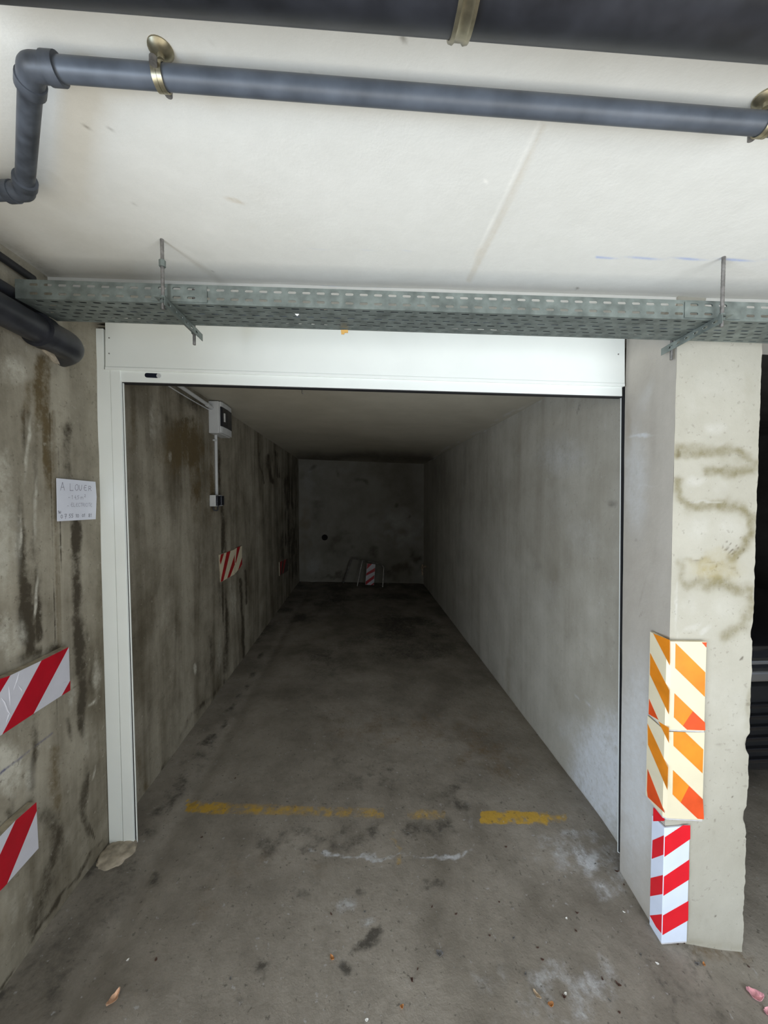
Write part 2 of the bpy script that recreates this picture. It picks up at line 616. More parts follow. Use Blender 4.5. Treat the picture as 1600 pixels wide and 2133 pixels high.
# yellow bay line, worn away in the middle, and the small stroke across the kerb mark
for (x0, y0), (x1, y1), w, a in (((388, 1679), (470, 1684), 15, .95), ((470, 1684), (620, 1688), 14, .56), ((620, 1689), (800, 1694), 13, .52),
                                 ((845, 1696), (930, 1698), 13, .50), ((1000, 1702), (1140, 1705), 15, 1.0), ((1140, 1705), (1182, 1706), 12, .55)):
    dx = (pt.px - x0) / (x1 - x0)
    yy = y0 + (y1 - y0) * dx
    mm = (np.clip(1 - np.abs(pt.py - yy) / w, 0, 1) ** .25) * ((dx >= 0) & (dx <= 1)) * a
    pt.c[:, 3] = np.maximum(pt.c[:, 3], mm * np.clip(fbm(P[:, 0] * 30, P[:, 1] * 30, 113) * 1.8 + .05, .4, 1.1))
pt.line(3, [(822, 1738), (829, 1800)], 9, .58)
# pale scratched ring of an old bollard plate
pt.line(2, [(650, 1765), (668, 1778), (700, 1783), (770, 1785), (860, 1784), (945, 1784), (972, 1776), (982, 1764)], 4.5, .72, True)
pt.line(2, [(660, 1640), (662, 1672)], 9, .40)
pt.line(2, [(970, 1650), (985, 1690), (985, 1730)], 9, .35)
pt.blob(2, 720, 1885, 40, 22, .45)
pt.blob(2, 760, 1920, 30, 14, .40)
pt.blob(2, 1215, 1740, 50, 16, .55)
pt.blob(2, 1235, 1790, 60, 26, .75, 30)
pt.blob(2, 1120, 1765, 40, 18, .40)
pt.blob(2, 1180, 2050, 130, 60, .50, 10)
pt.blob(2, 1080, 2110, 130, 40, .30)
pt.line(2, [(1140, 1770), (1215, 1800), (1270, 1850), (1290, 1830), (1262, 1790)], 42, .48)
pt.line(2, [(1010, 2040), (1120, 2080), (1230, 2100)], 75, .42)
pt.line(2, [(1240, 1990), (1300, 2070), (1330, 2133)], 34, .35)
pt.line(2, [(640, 1990), (840, 2040), (900, 2120)], 90, .22)
pt.line(0, [(1420, 2010), (1480, 2080), (1520, 2140)], 90, .42)
pt.line(0, [(1340, 1985), (1392, 2085), (1410, 2140)], 18, .45)
pt.line(0, [(1200, 1960), (1260, 1950), (1310, 1960)], 26, .20)
pt.line(0, [(560, 1760), (700, 1740), (900, 1740), (960, 1680)], 44, .55)
pt.line(0, [(700, 1600), (830, 1640), (960, 1640)], 40, .45)
pt.line(1, [(420, 1900), (500, 1800), (680, 1800)], 60, .32)
pt.line(1, [(700, 1520), (1000, 1520), (1060, 1600)], 70, .42)
# oil spots
for cx, cy, rx, ry, a, r in ((622, 1862, 26, 26, .75, 0), (770, 1960, 55, 20, .72, -38), (722, 2012, 26, 18, .8, 0), (548, 2016, 17, 28, .78, 0), (508, 2082, 15, 16, .7, 0),
                             (900, 1842, 36, 14, .65, 0), (905, 1740, 40, 16, .6, 0), (690, 1730, 60, 20, .45, 0), (815, 1610, 40, 30, .5, 0), (745, 1858, 18, 14, .55, 0),
                             (620, 1918, 24, 10, .5, 0), (915, 1987, 10, 9, .65, 0), (1180, 2105, 34, 10, .6, 28), (1075, 1790, 16, 24, .55, -20), (1230, 2062, 8, 6, .6, 0),
                             (975, 2062, 11, 6, .5, 0), (560, 1745, 60, 24, .35, 0), (800, 1660, 30, 14, .55, 0), (940, 1640, 26, 14, .5, 0), (420, 1850, 30, 12, .4, 0),
                             (1385, 2060, 60, 110, .30, -40), (1420, 2050, 90, 60, .25, 0), (1300, 2110, 20, 30, .5, -30), (1340, 2075, 16, 40, .45, -40)):
    pt.blob(0, cx, cy, rx, ry, a, r)
pt.blob(1, 1010, 1580, 70, 45, .6)
pt.blob(1, 930, 1600, 120, 30, .3)
# wet, mossy strip at the foot of the left wall
pt.line(0, [(90, 2133), (160, 1960), (262, 1800), (330, 1700), (440, 1530)], 30, .55, True, 1.6)
pt.line(0, [(0, 2080), (60, 1980), (150, 1860), (215, 1775)], 20, .7, True, 1.6)
pt.line(0, [(351, 1698), (403, 1604), (479, 1485), (562, 1343)], 7, .6, True)
pt.line(1, [(0, 2010), (40, 1960), (100, 1890)], 22, .7)
pt.blob(0, 320, 1830, 26, 16, .6)
pt.st *= 0
pt.st += .85
pt.line(0, [(-40, 2133), (60, 2060), (150, 1960), (250, 1830)], 75, .50, True, 2.5)
pt.line(1, [(250, 2133), (330, 2000)], 70, .30, True)
# darker along the pillar foot
pt.line(0, [(1320, 1866), (1382, 1958), (1440, 1978), (1570, 1990)], 13, .45, True)
pt.line(1, [(1450, 1985), (1560, 1995)], 18, .5)
pt.blob(0, 1452, 2010, 10, 5, .7)
pt.line(0, [(1470, 2022), (1492, 2048)], 2.5, .6, False)
pt.line(0, [(1515, 1984), (1525, 1997)], 3, .8, False)
pt.line(0, [(885, 1222), (760, 1215), (634, 1199)], 12, .7)
# light falloff painted in: floor colour darkens towards the back of the bay
depth_shade = np.clip((P[:, 1] - 1.9) / 3.0, 0, 1) * .62 * np.clip(fbm(P[:, 0] * 2.5, P[:, 1] * 2.5, 97) * 1.6 - .1, 0, 1.2)
pt.c[:, 0] = np.maximum(pt.c[:, 0], depth_shade)
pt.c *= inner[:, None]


def under_floor(bm):
    box(bm, -4.5, XFAR + .3, YEND - 3, YB + .2, -.45, -.35)


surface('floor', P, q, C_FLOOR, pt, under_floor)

# ------------------------------------------------------------------ ceiling of the deck
xs = steps((-4.5, XL - .1, .4), (XL - .1, 2.4, .0125), (2.4, XFAR + .2, .2))
ys = steps((YEND, .45, .4), (.45, 1.5, .0125), (1.5, 1.85, .05))
P, q = grid(xs, ys, lambda x, y: (x, y, H_OUT - TILT * x + (fbm(x * 4, y * 4, 21) - .5) * .004))
pt = Painter(P, 5, 26, 11)
seam = [(1195, 95), (1165, 165), (1120, 265), (1070, 370), (1020, 475), (966, 582)]
pt.line(2, [(x - 3, y) for x, y in seam], 2.6, .6, False)
pt.line(1, [(x + 12, y) for x, y in seam[2:]], 9, .38, False, 4)
pt.line(3, [(620, 518), (860, 523)], 1.6, .22, False)
pt.line(3, [(1240, 536), (1420, 539), (1600, 543)], 2.3, .62, False)
pt.line(3, [(380, 591), (700, 598), (1130, 615)], 2.0, .50, False)
for cx, cy, rx, ry, a, r in ((490, 420, 26, 5, .60, 18), (540, 410, 34, 30, .16, 30), (1000, 528, 12, 22, .35, 20), (525, 475, 18, 10, .18, 0), (90, 110, 70, 10, .35, 5), (250, 240, 60, 20, .12, 0)):
    pt.blob(1, cx, cy, rx, ry, a, r)
for cx, cy, rx, ry, a, r in ((436, 93, 5, 6, .8, 30), (405, 107, 2, 7, .5, 0), (181, 268, 2.5, 12, .7, 8), (231, 270, 2, 8, .5, -25), (272, 288, 6, 3, .6, 40), (375, 319, 8, 2, .45, 25),
                             (123, 80, 4, 2, .6, 30), (840, 78, 12, 3, .75, 45), (288, 432, 22, 1.6, .5, 42), (652, 158, 10, 1.8, .6, 15), (720, 150, 20, 1.6, .4, -30), (1122, 315, 3, 8, .5, 20),
                             (1202, 601, 7, 3, .7, -10), (1275, 626, 9, 7, .4, 0), (270, 563, 4, 3, .6, 0), (442, 567, 3, 3, .7, 0), (1378, 117, 5, 14, .3, 15), (1330, 312, 2, 4, .6, 0), (1030, 255, 3, 2, .6, 0),
                             (915, 430, 5, 3, .4, 0), (1235, 105, 5, 3, .6, 0), (344, 544, 2, 6, .5, 10), (980, 640, 16, 5, .25, 0)):
    pt.blob(0, cx, cy, rx, ry, a, r, False)
pt.blob(2, 1012, 380, 4, 4, 1, 0, False)
# darker towards the beam and the left corner
pt.line(0, [(0, 500), (60, 540), (140, 600)], 20, .55)
pt.line(1, [(0, 470), (70, 520), (140, 565), (260, 575)], 34, .28)


def over_ceiling(bm):
    f = lambda x, y, z: Vector((x, y, z - TILT * x))
    box(bm, -4.5, XFAR + .2, YEND, 1.85, H_OUT + .02, H_OUT + .2, f)


surface('ceiling', P, q, C_CEIL, pt, over_ceiling)

# ceiling of the garage and of the bay next door
P, q = grid(steps((XL - .1, 1.4, .03)), steps((1.82, 4.0, .03), (4.0, YB + .1, .07)),
            lambda x, y: (x, y, H_IN - TILT * x + (fbm(x * 2, y * 2, 31) - .5) * .006))
pt = Painter(P, 6, 30, 5)
for k in range(26):
    t = random.random()
    cx, cy = 900 + t * 235, 953 - t * 126
    pt.blob(2, cx + random.uniform(-3, 1), cy - random.uniform(0, 3), random.uniform(4, 14), random.uniform(1.2, 2.6), random.uniform(.6, 1), -28)
pt.line(2, [(484, 864), (573, 924)], 1.6, .5, False)
pt.line(0, [(625, 958), (760, 950), (890, 955)], 16, .6)


def over_inner(bm):
    f = lambda x, y, z: Vector((x, y, z - TILT * x))
    box(bm, XL - .1, 1.4, 1.82, YB + .1, H_IN + .02, H_IN + .25, f)


surface('ceiling_garage', P, q, C_INNER, pt, over_inner)

# ------------------------------------------------------------------ left wall
ys = steps((.35, .62, .05), (.62, 1.8, .008), (1.8, 3.2, .014), (3.2, YB + .1, .04))
zs = steps((-.05, 2.52, .014))
P, q = grid(ys, zs, lambda y, z: (XL + (fbm(y * 4, z * 3, 41) - .5) * .010 - np.clip((.16 - z) / .16, 0, 1) ** 2 * .0, y, z))
pt = Painter(P, 9, 60, 17)
pt.st = np.clip(fbm(P[:, 1] * 22, P[:, 2] * 2.2, 83) * 2.6 - .45, 0.15, 1.15) * np.clip(fbm(P[:, 1] * 5, P[:, 2] * 5, 87) * 2 - .1, .35, 1.2)
# outside: run-off streaks, rust under the drain elbow, board-mark strip, pale patches
for pts, w, a in (([(45, 860), (40, 1000), (52, 1330)], 20, .75), ([(78, 900), (74, 1180), (84, 1330)], 13, .70), ([(150, 900), (146, 1000)], 26, .80), ([(160, 1090), (162, 1280), (168, 1400)], 15, .85),
                  ([(60, 1220), (64, 1350)], 14, .7), ([(172, 1380), (172, 1530)], 11, .75), ([(140, 1500), (150, 1560)], 8, .4), ([(70, 1480), (66, 1640)], 12, .55), ([(185, 1590), (170, 1690), (190, 1740)], 12, .55),
                  ([(100, 1700), (130, 1780), (60, 1950)], 26, .55), ([(180, 1290), (190, 1450)], 8, .45), ([(20, 1690), (60, 1620)], 18, .5), ([(30, 1380), (120, 1345)], 14, .6), ([(205, 760), (203, 960)], 12, .35),
                  ([(8, 720), (110, 770)], 26, .35)):
    pt.line(0, pts, w, a)
for pts, w, a in (([(93, 745), (82, 800), (86, 900), (108, 1010)], 20, .85), ([(60, 800), (40, 900)], 14, .5), ([(97, 1000), (100, 1120)], 12, .4), ([(112, 1560), (116, 1680)], 18, .55), ([(186, 860), (190, 980)], 14, .35),
                  ([(25, 1830), (0, 1960)], 14, .4)):
    pt.line(1, pts, w, a)
for cx, cy, rx, ry, a, r in ((12, 1000, 34, 80, .55, 0), (15, 1130, 36, 120, .65, 0), (25, 1330, 34, 70, .55, 0), (20, 1600, 50, 70, .75, -30), (30, 770, 44, 40, .5, 30), (58, 950, 5, 90, .8, 3), (76, 1060, 5, 80, .8, 2),
                             (78, 1240, 4, 60, .7, 3), (45, 1110, 4, 60, .7, 0), (186, 800, 6, 18, .5, 0), (185, 960, 10, 40, .35, 0), (200, 1400, 12, 80, .45, 0), (150, 1450, 10, 40, .4, 0), (188, 1540, 20, 60, .4, 0),
                             (30, 1880, 50, 60, .40, -40), (140, 1750, 12, 40, .3, 0), (192, 1610, 3, 18, .8, 15), (190, 1468, 12, 3, .8, -35)):
    pt.blob(2, cx, cy, rx, ry, a, r)
pt.line(1, [(110, 860), (117, 1080), (124, 1345)], 6.5, .55, False, 4)
pt.line(2, [(112, 860), (118, 1080), (125, 1345)], 4.5, .33, False, 4)
pt.line(0, [(103, 860), (109, 1080), (116, 1345)], 1.2, .9, False)
pt.line(0, [(118, 860), (125, 1080), (131, 1345)], 1.0, .8, False)
pt.line(0, [(118, 1440), (124, 1600), (123, 1760)], 1.2, .5, False)
pt.line(3, [(0, 1612), (35, 1586), (110, 1528)], 1.6, .85, False)
pt.line(0, [(215, 1752), (180, 1790), (160, 1830), (120, 1880), (85, 1925), (62, 1958), (0, 2062)], 4, .95)
pt.line(0, [(186, 1720), (196, 1745)], 2.5, .9, False)
# inside: brown damp, black run-offs
for pts, w, a in (([(290, 805), (298, 850)], 9, .75), ([(300, 815), (345, 870), (390, 925), (440, 980)], 12, .45), ([(455, 930), (462, 1100), (468, 1400)], 9, .75), ([(380, 830), (420, 850), (430, 880)], 16, .5),
                  ([(562, 950), (565, 1005)], 6, .9), ([(576, 945), (580, 990)], 7, .95), ([(545, 945), (546, 1010)], 2, .7), ([(500, 1210), (506, 1370)], 3.5, .85), ([(510, 1190), (512, 1260)], 3, .8),
                  ([(600, 1000), (604, 1190)], 18, .75), ([(590, 1090), (600, 1180)], 20, .7), ([(440, 1330), (432, 1430)], 10, .6), ([(300, 1300), (310, 1500)], 12, .3), ([(415, 1250), (410, 1400)], 14, .3),
                  ([(395, 870), (372, 880), (360, 940)], 10, .5), ([(468, 1420), (400, 1485), (372, 1550), (325, 1635), (284, 1690)], 6, .6)):
    pt.line(0, pts, w, a)
pt.blob(1, 385, 935, 62, 70, .9)
pt.blob(1, 420, 1020, 40, 90, .75)
pt.blob(1, 275, 900, 14, 90, .45)
pt.line(1, [(290, 1560), (300, 1640)], 14, .6)
for cx, cy, rx, ry, a in ((320, 880, 20, 60, .40), (340, 1100, 30, 110, .30), (352, 950, 4, 14, .7), (410, 1160, 30, 60, .3), (352, 1290, 36, 90, .25), (405, 1390, 4, 14, .7), (455, 1360, 10, 70, .4), (485, 1250, 10, 60, .45), (510, 1000, 20, 60, .25)):
    pt.blob(2, cx, cy, rx, ry, a)


def behind_left(bm):
    box(bm, XL - .25, XL - .03, .35, YB + .1, -.1, 2.55)


surface('wall_left', P, q, C_LEFT, pt, behind_left)

# ------------------------------------------------------------------ back wall
P, q = grid(steps((XL - .02, XI + .05, .03)), steps((-.08, 2.45, .03)), lambda x, z: (x, YB + (fbm(x * 3, z * 3, 51) - .5) * .012, z))
pt = Painter(P, 12, 18, 23)
pt.st = .75 * np.clip(fbm(P[:, 0] * 7, P[:, 2] * 7, 88) * 2.6 - .6, 0, 1.2)
for cx, cy, rx, ry, a, r in ((648, 975, 10, 6, .8, -20), (754, 1002, 18, 7, .7, 15), (705, 1010, 4, 60, .5, 0), (660, 1060, 25, 30, .5, 0), (790, 1075, 25, 16, .6, 0), (700, 1130, 40, 40, .55, 0), (760, 1150, 70, 16, .7, 0),
                             (830, 1185, 55, 24, .75, 0), (868, 1160, 18, 18, .8, 0), (850, 1055, 30, 6, .4, 0), (825, 1052, 8, 5, .6, 0), (850, 1076, 4, 3, .9, 0), (680, 1200, 60, 6, .8, 0), (735, 1110, 30, 3, .6, 0)):
    pt.blob(0, cx, cy, rx, ry, a, r)
for cx, cy, rx, ry, a in ((830, 1100, 60, 50, .55), (650, 1180, 24, 22, .35), (640, 1000, 14, 40, .35), (720, 975, 90, 16, .25), (676, 1119, 14, 14, .3)):
    pt.blob(2, cx, cy, rx, ry, a)
pt.blob(1, 634, 1110, 12, 90, .5)
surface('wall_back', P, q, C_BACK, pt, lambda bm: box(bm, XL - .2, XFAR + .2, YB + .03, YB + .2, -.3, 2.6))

# ------------------------------------------------------------------ right wall of the garage
P, q = grid(steps((1.64, 3.4, .014), (3.4, YB + .05, .04)), steps((-.12, 2.42, .018)), lambda y, z: (XI + (fbm(y * 3, z * 3, 61) - .5) * .008, y, z))
pt = Painter(P, 14, 55, 29)
for cx, cy, rx, ry, a, r in ((970, 1000, 5, 130, .35, 0), (1045, 1020, 40, 60, .25, 0), (1000, 1060, 60, 60, .30, 0), (1120, 1180, 16, 14, .35, 0), (1085, 900, 50, 30, .2, 0), (1206, 845, 3, 18, .7, 0), (1260, 900, 40, 50, .12, 0),
                             (1282, 1048, 9, 10, .6, 0), (1140, 1300, 40, 60, .18, 0), (1100, 1420, 14, 60, .2, 0), (960, 1130, 30, 80, .3, 0), (920, 1000, 30, 60, .4, 0)):
    pt.blob(0, cx, cy, rx, ry, a, r)
for cx, cy, rx, ry, a, r in ((1170, 950, 70, 60, .35, 0), (1220, 1120, 50, 60, .25, 0), (1090, 1250, 60, 60, .18, 0), (1150, 1235, 30, 30, .25, 0), (1262, 1620, 80, 150, .80, 0), (1200, 1520, 60, 50, .35, 0), (1160, 1050, 60, 60, .2, 0)):
    pt.blob(2, cx, cy, rx, ry, a, r)
pt.line(2, [(1195, 1448), (1240, 1475), (1296, 1500)], 2, .5, False)
pt.line(2, [(905, 955), (1139, 826)], 1.6, .6)
pt.line(1, [(1060, 1380), (1062, 1440)], 8, .4)


def behind_right(bm):
    box(bm, XI + .02, XP - .05, 1.72, YB + .05, -.3, 2.55)


surface('wall_right', P, q, C_RIGHT, pt, behind_right)

# ------------------------------------------------------------------ pillar: front face and reveal
PZ0, PZ1 = -.30, 2.46
zs = steps((PZ0, PZ1, .008))
P, q = grid(steps((XO, XP, .008)), zs, lambda x, z: (x, YP + 0 * x, z))
chip = np.clip((P[:, 0] - (XP - .10)) / .10, 0, 1) ** 6
rag = np.clip(1.45 - P[:, 2], 0, 1) ** .5 * (np.clip(fbm(P[:, 2] * 9, P[:, 2] * 0, 71) - .60, 0, 1) * .06) + (fbm(P[:, 2] * 30, P[:, 2] * 0, 75) - .5) * .005
P[:, 0] -= chip * rag
P[:, 1] += chip * rag * .5
P[:, 1] += (fbm(P[:, 0] * 8, P[:, 2] * 8, 77) - .5) * .004
edge_front = P.copy()
pt = Painter(P, 10, 22, 31)
pt.st = np.clip(fbm(P[:, 0] * 26, P[:, 2] * 22, 101) * 1.3 + .25, .65, 1.1)
pt.line(1, [(1412, 942), (1480, 938), (1535, 942), (1570, 962), (1566, 978), (1520, 984), (1478, 982)], 16.2, 0.64)
pt.line(1, [(1412, 1005), (1413, 1038), (1435, 1055), (1500, 1052), (1545, 1055), (1566, 1080), (1570, 1108), (1548, 1142), (1525, 1165)], 13.5, 0.68)
pt.line(1, [(1425, 1170), (1470, 1166), (1520, 1178), (1535, 1186)], 9.5, 0.38)
pt.line(1, [(1418, 1178), (1417, 1205), (1430, 1225)], 12.2, 0.47)
pt.line(1, [(1430, 1215), (1500, 1218), (1560, 1232), (1568, 1262), (1550, 1300), (1510, 1328)], 17.6, 0.59)
pt.blob(1, 1525, 960, 45, 26, .35)
pt.blob(1, 1498, 1213, 30, 14, .7)
pt.blob(3, 1490, 1185, 60, 32, .62)
pt.blob(3, 1500, 1160, 40, 22, .4)
pt.blob(0, 1414, 943, 6, 8, .85)
for k in range(30):
    pt.blob(0, random.gauss(1527, 12), random.gauss(1146, 10), random.uniform(1.4, 3), random.uniform(1.4, 3), random.uniform(.6, 1), 0, False)
for cx, cy, rx, ry, a, r in ((1470, 1170, 28, 1.6, .75, 6), (1522, 1183, 14, 3, .6, 12), (1492, 1180, 2, 5, .9, 20), (1502, 1187, 2, 4, .8, 0), (1546, 1371, 3, 3, 1, 0), (1543, 1374, 3, 2, .8, 0), (1476, 1465, 2.5, 2, .9, 0), (1500, 1380, 2, 2, .7, 0),
                             (1560, 1467, 9, 3, .7, 0), (1555, 1545, 7, 3, .55, 0), (1498, 1551, 10, 4, .4, 0), (1518, 1563, 8, 3, .4, 0), (1489, 1590, 2, 2, .8, 0), (1525, 1660, 2, 2, .8, 0), (1490, 1709, 2, 3, .8, 0),
                             (1487, 1735, 4, 10, .25, 0), (1472, 1926, 10, 20, .28, 0), (1490, 1908, 3, 3, .7, 0), (1468, 1822, 2, 2, .7, 0), (1422, 785, 2, 2, .8, 0), (1452, 793, 3, 2, .6, 0), (1430, 895, 6, 3, .4, 0), (1476, 1297, 2, 2, .8, 0), (1444, 1861, 5, 10, .3, 0), (1556, 1610, 4, 16, .4, 0)):
    pt.blob(0, cx, cy, rx, ry, a, r, False)
for cx, cy, rx, ry, a, r in ((1490, 890, 20, 12, .8, 0), (1450, 1002, 22, 10, .8, 0), (1465, 1045, 34, 3, .9, 2), (1500, 1015, 20, 20, .5, 0), (1450, 1100, 30, 26, .6, 0), (1515, 1100, 30, 26, .6, 0), (1440, 1310, 18, 6, .8, -20), (1470, 1312, 14, 4, .9, -25), (1510, 1265, 26, 26, .55, 0), (1440, 1260, 20, 20, .5, 0),
                             (1500, 800, 60, 30, .45, 0), (1440, 840, 20, 30, .5, 0), (1540, 1500, 30, 60, .5, 0), (1500, 1450, 40, 50, .4, 0), (1410, 1270, 3, 60, .9, 0), (1568, 1240, 3, 12, .8, 0)):
    pt.blob(2, cx, cy, rx * 1.25, ry * 1.25, a * .6, r)
pt.blob(1, 1560, 1480, 10, 60, .5)
pt.blob(1, 1560, 800, 14, 40, .25)
pt.line(1, [(1385, 1955), (1565, 1975)], 10.8, 0.30)


def pillar_body(bm):
    # right side follows the chipped edge, then back and top
    n = len(zs)
    e = edge_front[-n:]
    a = [bm.verts.new(p) for p in e]
    c = [bm.verts.new((XP - .012, YP + .05, p[2])) for p in e]
    d = [bm.verts.new((XP - .004, 1.74, p[2])) for p in e]
    for i in range(n - 1):
        bm.faces.new((a[i], a[i + 1], c[i + 1], c[i]))
        bm.faces.new((c[i], c[i + 1], d[i + 1], d[i]))
    box(bm, XO + .01, XP - .03, YP + .012, 1.62, PZ0, PZ1)
    box(bm, XI + .005, XP - .03, 1.61, 1.735, PZ0, PZ1)


surface('wall_pillar', P, q, C_PILLAR, pt, pillar_body)
P, q = grid(steps((YP, 1.672, .008)), zs, lambda y, z: (XO + 0 * y, y, z))
P[:, 1] = YP + (P[:, 1] - YP) * (1.643 + .029 * np.clip((P[:, 2] + .05) / 2.1, 0, 1) - YP) / (1.672 - YP)
P[:, 0] += (fbm(P[:, 1] * 8, P[:, 2] * 6, 79) - .5) * .003
pt = Painter(P, 7, 24, 37)
for cx, cy, rx, ry, a, r in ((1360, 900, 10, 120, .25, 0), (1325, 1125, 4, 4, .5, 0), (1338, 1235, 3, 40, .35, 15), (1335, 1280, 2, 10, .6, 30), (1325, 1450, 2, 16, .45, 0), (1327, 985, 2, 8, .5, 0), (1320, 1480, 2, 12, .4, 0), (1320, 1030, 3, 3, .4, 0)):
    pt.blob(0, cx, cy, rx, ry, a, r, False)
for cx, cy, rx, ry, a, r in ((1325, 1000, 30, 130, .5, 0), (1335, 905, 30, 3, .8, -5), (1330, 1014, 34, 2, .5, -3), (1345, 830, 14, 50, .3, 20), (1325, 1600, 50, 250, .7, 0)):
    pt.blob(2, cx, cy, rx, ry, a, r)
pt.blob(1, 1310, 900, 10, 60, .4)
pt.blob(1, 1330, 1800, 22, 40, .30)
surface('wall_reveal', P, q, C_REVEAL, pt, lambda bm: box(bm, XO + .006, XI + .03, 1.40 + .02, 1.625, PZ0, PZ1))

# drop beam over the shutter and the bumpy lip on top of the pillar
bm = bmesh.new()
box(bm, -1.30, 1.60, 1.475, 1.90, 2.402, 2.47, F)
o = obj('wall_lintel', bm, C_CEIL, bevel=.006)
struct(o)
bm = bmesh.new()
n = 30
pr = []
for i in range(n + 1):
    x = XO + .02 + (XP + .05 - XO) * i / n
    s = (vnoise(np.array([i * .6]), np.array([0.0]), 5)[0] - .5) * .012
    pr.append([Vector((x, YP - .002 - .020 * k_ - s * .4, 2.345 - TILT * x + dz + s)) for k_, dz in ((0, 0), (.7, .012), (1, .03), (.6, .05), (0, .058))])
rows = [[bm.verts.new(p) for p in r] for r in pr]
for a, c in zip(rows, rows[1:]):
    for k in range(4):
        bm.faces.new((a[k], c[k], c[k + 1], a[k + 1]))
    bm.faces.new((a[4], c[4], c[0], a[0]))
bm.faces.new(rows[0])
bm.faces.new(rows[-1][::-1])
struct(obj('trim_1', bm, C_REVEAL, smooth=True))

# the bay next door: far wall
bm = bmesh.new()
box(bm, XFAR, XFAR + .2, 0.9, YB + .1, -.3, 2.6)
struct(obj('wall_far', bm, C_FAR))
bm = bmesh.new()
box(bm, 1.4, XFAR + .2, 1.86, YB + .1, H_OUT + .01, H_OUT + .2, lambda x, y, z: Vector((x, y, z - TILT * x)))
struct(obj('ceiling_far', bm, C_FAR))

# ------------------------------------------------------------------ roller shutter
G = GZ
root = empty('roller_shutter', F(0, G, .0), 'white metal roller shutter with its housing, bottom bar and left guide rail', 'garage door')


def slab(px_quad, d0, d1, bm=None, mat=0):
    """box whose front outline is seen at the given pixels at distance d0, running back to d1"""
    a = [fac(x, y, d0) for x, y in px_quad]
    c = [p + FH * (d1 - d0) for p in a]
    b_ = bm or bmesh.new()
    prism(b_, a, c, mat)
    return b_


hb = obj('header_box', slab([(218.5, 660), (219, 766), (1302, 801), (1302, 690)], G - .018, G + .14), M['white'], root, bevel=.002)
obj('header_lip', slab([(218.5, 763.5), (218.5, 769.5), (1302, 804.5), (1302, 798.5)], G - .022, G + .02), M['white'], root, bevel=.001)
for px, py in ((227.5, 704), (227.5, 736.5), (1288, 738)):
    bm = bmesh.new()
    c = fac(px, py, G - .018)
    tube(bm, [c + FH * .003, c - FH * .002], .0028, 10)
    obj('screw', bm, M['rod'], hb)
bb = obj('bottom_bar', slab([(249, 768), (252.5, 795), (1296.5, 825), (1296, 800)], G - .010, G + .03), M['white'], root, bevel=.0015)
obj('rubber_seal', slab([(252.5, 795), (252.5, 797.5), (1297, 827.5), (1297, 825)], G - .004, G + .026), M['black_rubber'], bb)
# little latch slot on the bar: dark recess with a round pale stop
bm = bmesh.new()
c0, c1 = fac(306, 781.6, G - .0105), fac(327, 782.6, G - .0105)
for s, e, r_, dep, mi in ((c0, c1, 4.7, .0006, 0),):
    ring = []
    R_ = 4.7 / F_PX * G
    ax = (c1 - c0).normalized()
    up = Vector((0, 0, 1))
    for k in range(9):
        a = math.pi / 2 + math.pi * k / 8
        ring.append(c0 + ax * math.cos(a) * R_ + up * math.sin(a) * R_)
    for k in range(9):
        a = -math.pi / 2 + math.pi * k / 8
        ring.append(c1 + ax * math.cos(a) * R_ + up * math.sin(a) * R_)
    prism(bm, ring, [p + FH * .004 for p in ring])
sl = obj('latch_slot', bm, M['dark_glass'], bb)
bm = bmesh.new()
cc = fac(331, 782.8, G - .011)
tube(bm, [cc + FH * .004, cc - FH * .002], 4.6 / F_PX * G, 18)
obj('latch_stop', bm, M['plastic'], sl, smooth=True)
# left rail: wide cover strip and narrow guide, black brush and its pale edge
tr = obj('guide_rail', slab([(196.5, 684), (227.5, 1759), (256, 1759), (229, 769), (216.5, 769), (214.5, 684)], G - .012, G + .008), M['white'], root, bevel=.0012)
obj('guide_rail', slab([(229.2, 770), (257, 1759), (251.5, 1759), (252, 1767.5), (279, 1767.5), (250, 770)], G - .015, G - .003), M['white'], root, bevel=.0012)
bm = slab([(250.5, 790), (279.5, 1766), (284.6, 1763), (255.4, 790)], G - .002, G + .004)
br = obj('brush_seal', bm, M['black_rubber'], root)
obj('seal_edge', slab([(255.5, 797), (284.7, 1762), (286.2, 1762), (257.2, 797)], G - .002, G + .003), M['white'], br)
# right rail tucked behind the reveal
bm = slab([(1294.0, 822), (1287.4, 1776), (1330, 1790), (1340, 826)], G + .012, G + .017)
obj('guide_rail', bm, M['white'], root)
bm = slab([(1297.0, 806), (1290.0, 1776), (1330, 1776), (1336, 808)], G + .004, G + .0115)
obj('brush_seal', bm, M['black_rubber'], root)

# mortar heap at the foot of the left rail
bm = bmesh.new()
c0 = lvl(245, 1775, 0.0)
bmesh.ops.create_icosphere(bm, subdivisions=4, radius=1.0)
for v in bm.verts:
    n_ = fbm(np.array([v.co.x * 2.2 + 3]), np.array([v.co.y * 2.2 + v.co.z]), 91)[0]
    v.co = Vector((c0.x + v.co.x * .075 * (.75 + .5 * n_) , c0.y - .01 + v.co.y * .085 * (.7 + .6 * n_), .036 - TILT * 0 + v.co.z * .018 * (.6 + .8 * n_)))
tag(obj('mortar_patch', bm, M['mortar'], smooth=True), 'pale beige mortar heap on the floor under the left shutter guide rail', 'mortar')

# ------------------------------------------------------------------ cable tray
TH = 2.252           # tray underside level
T0, T1 = 1.262, 1.420
TX0, TX1 = -1.19, 1.95
PITCHX = .0463
SW, SHT = .0270, .0080


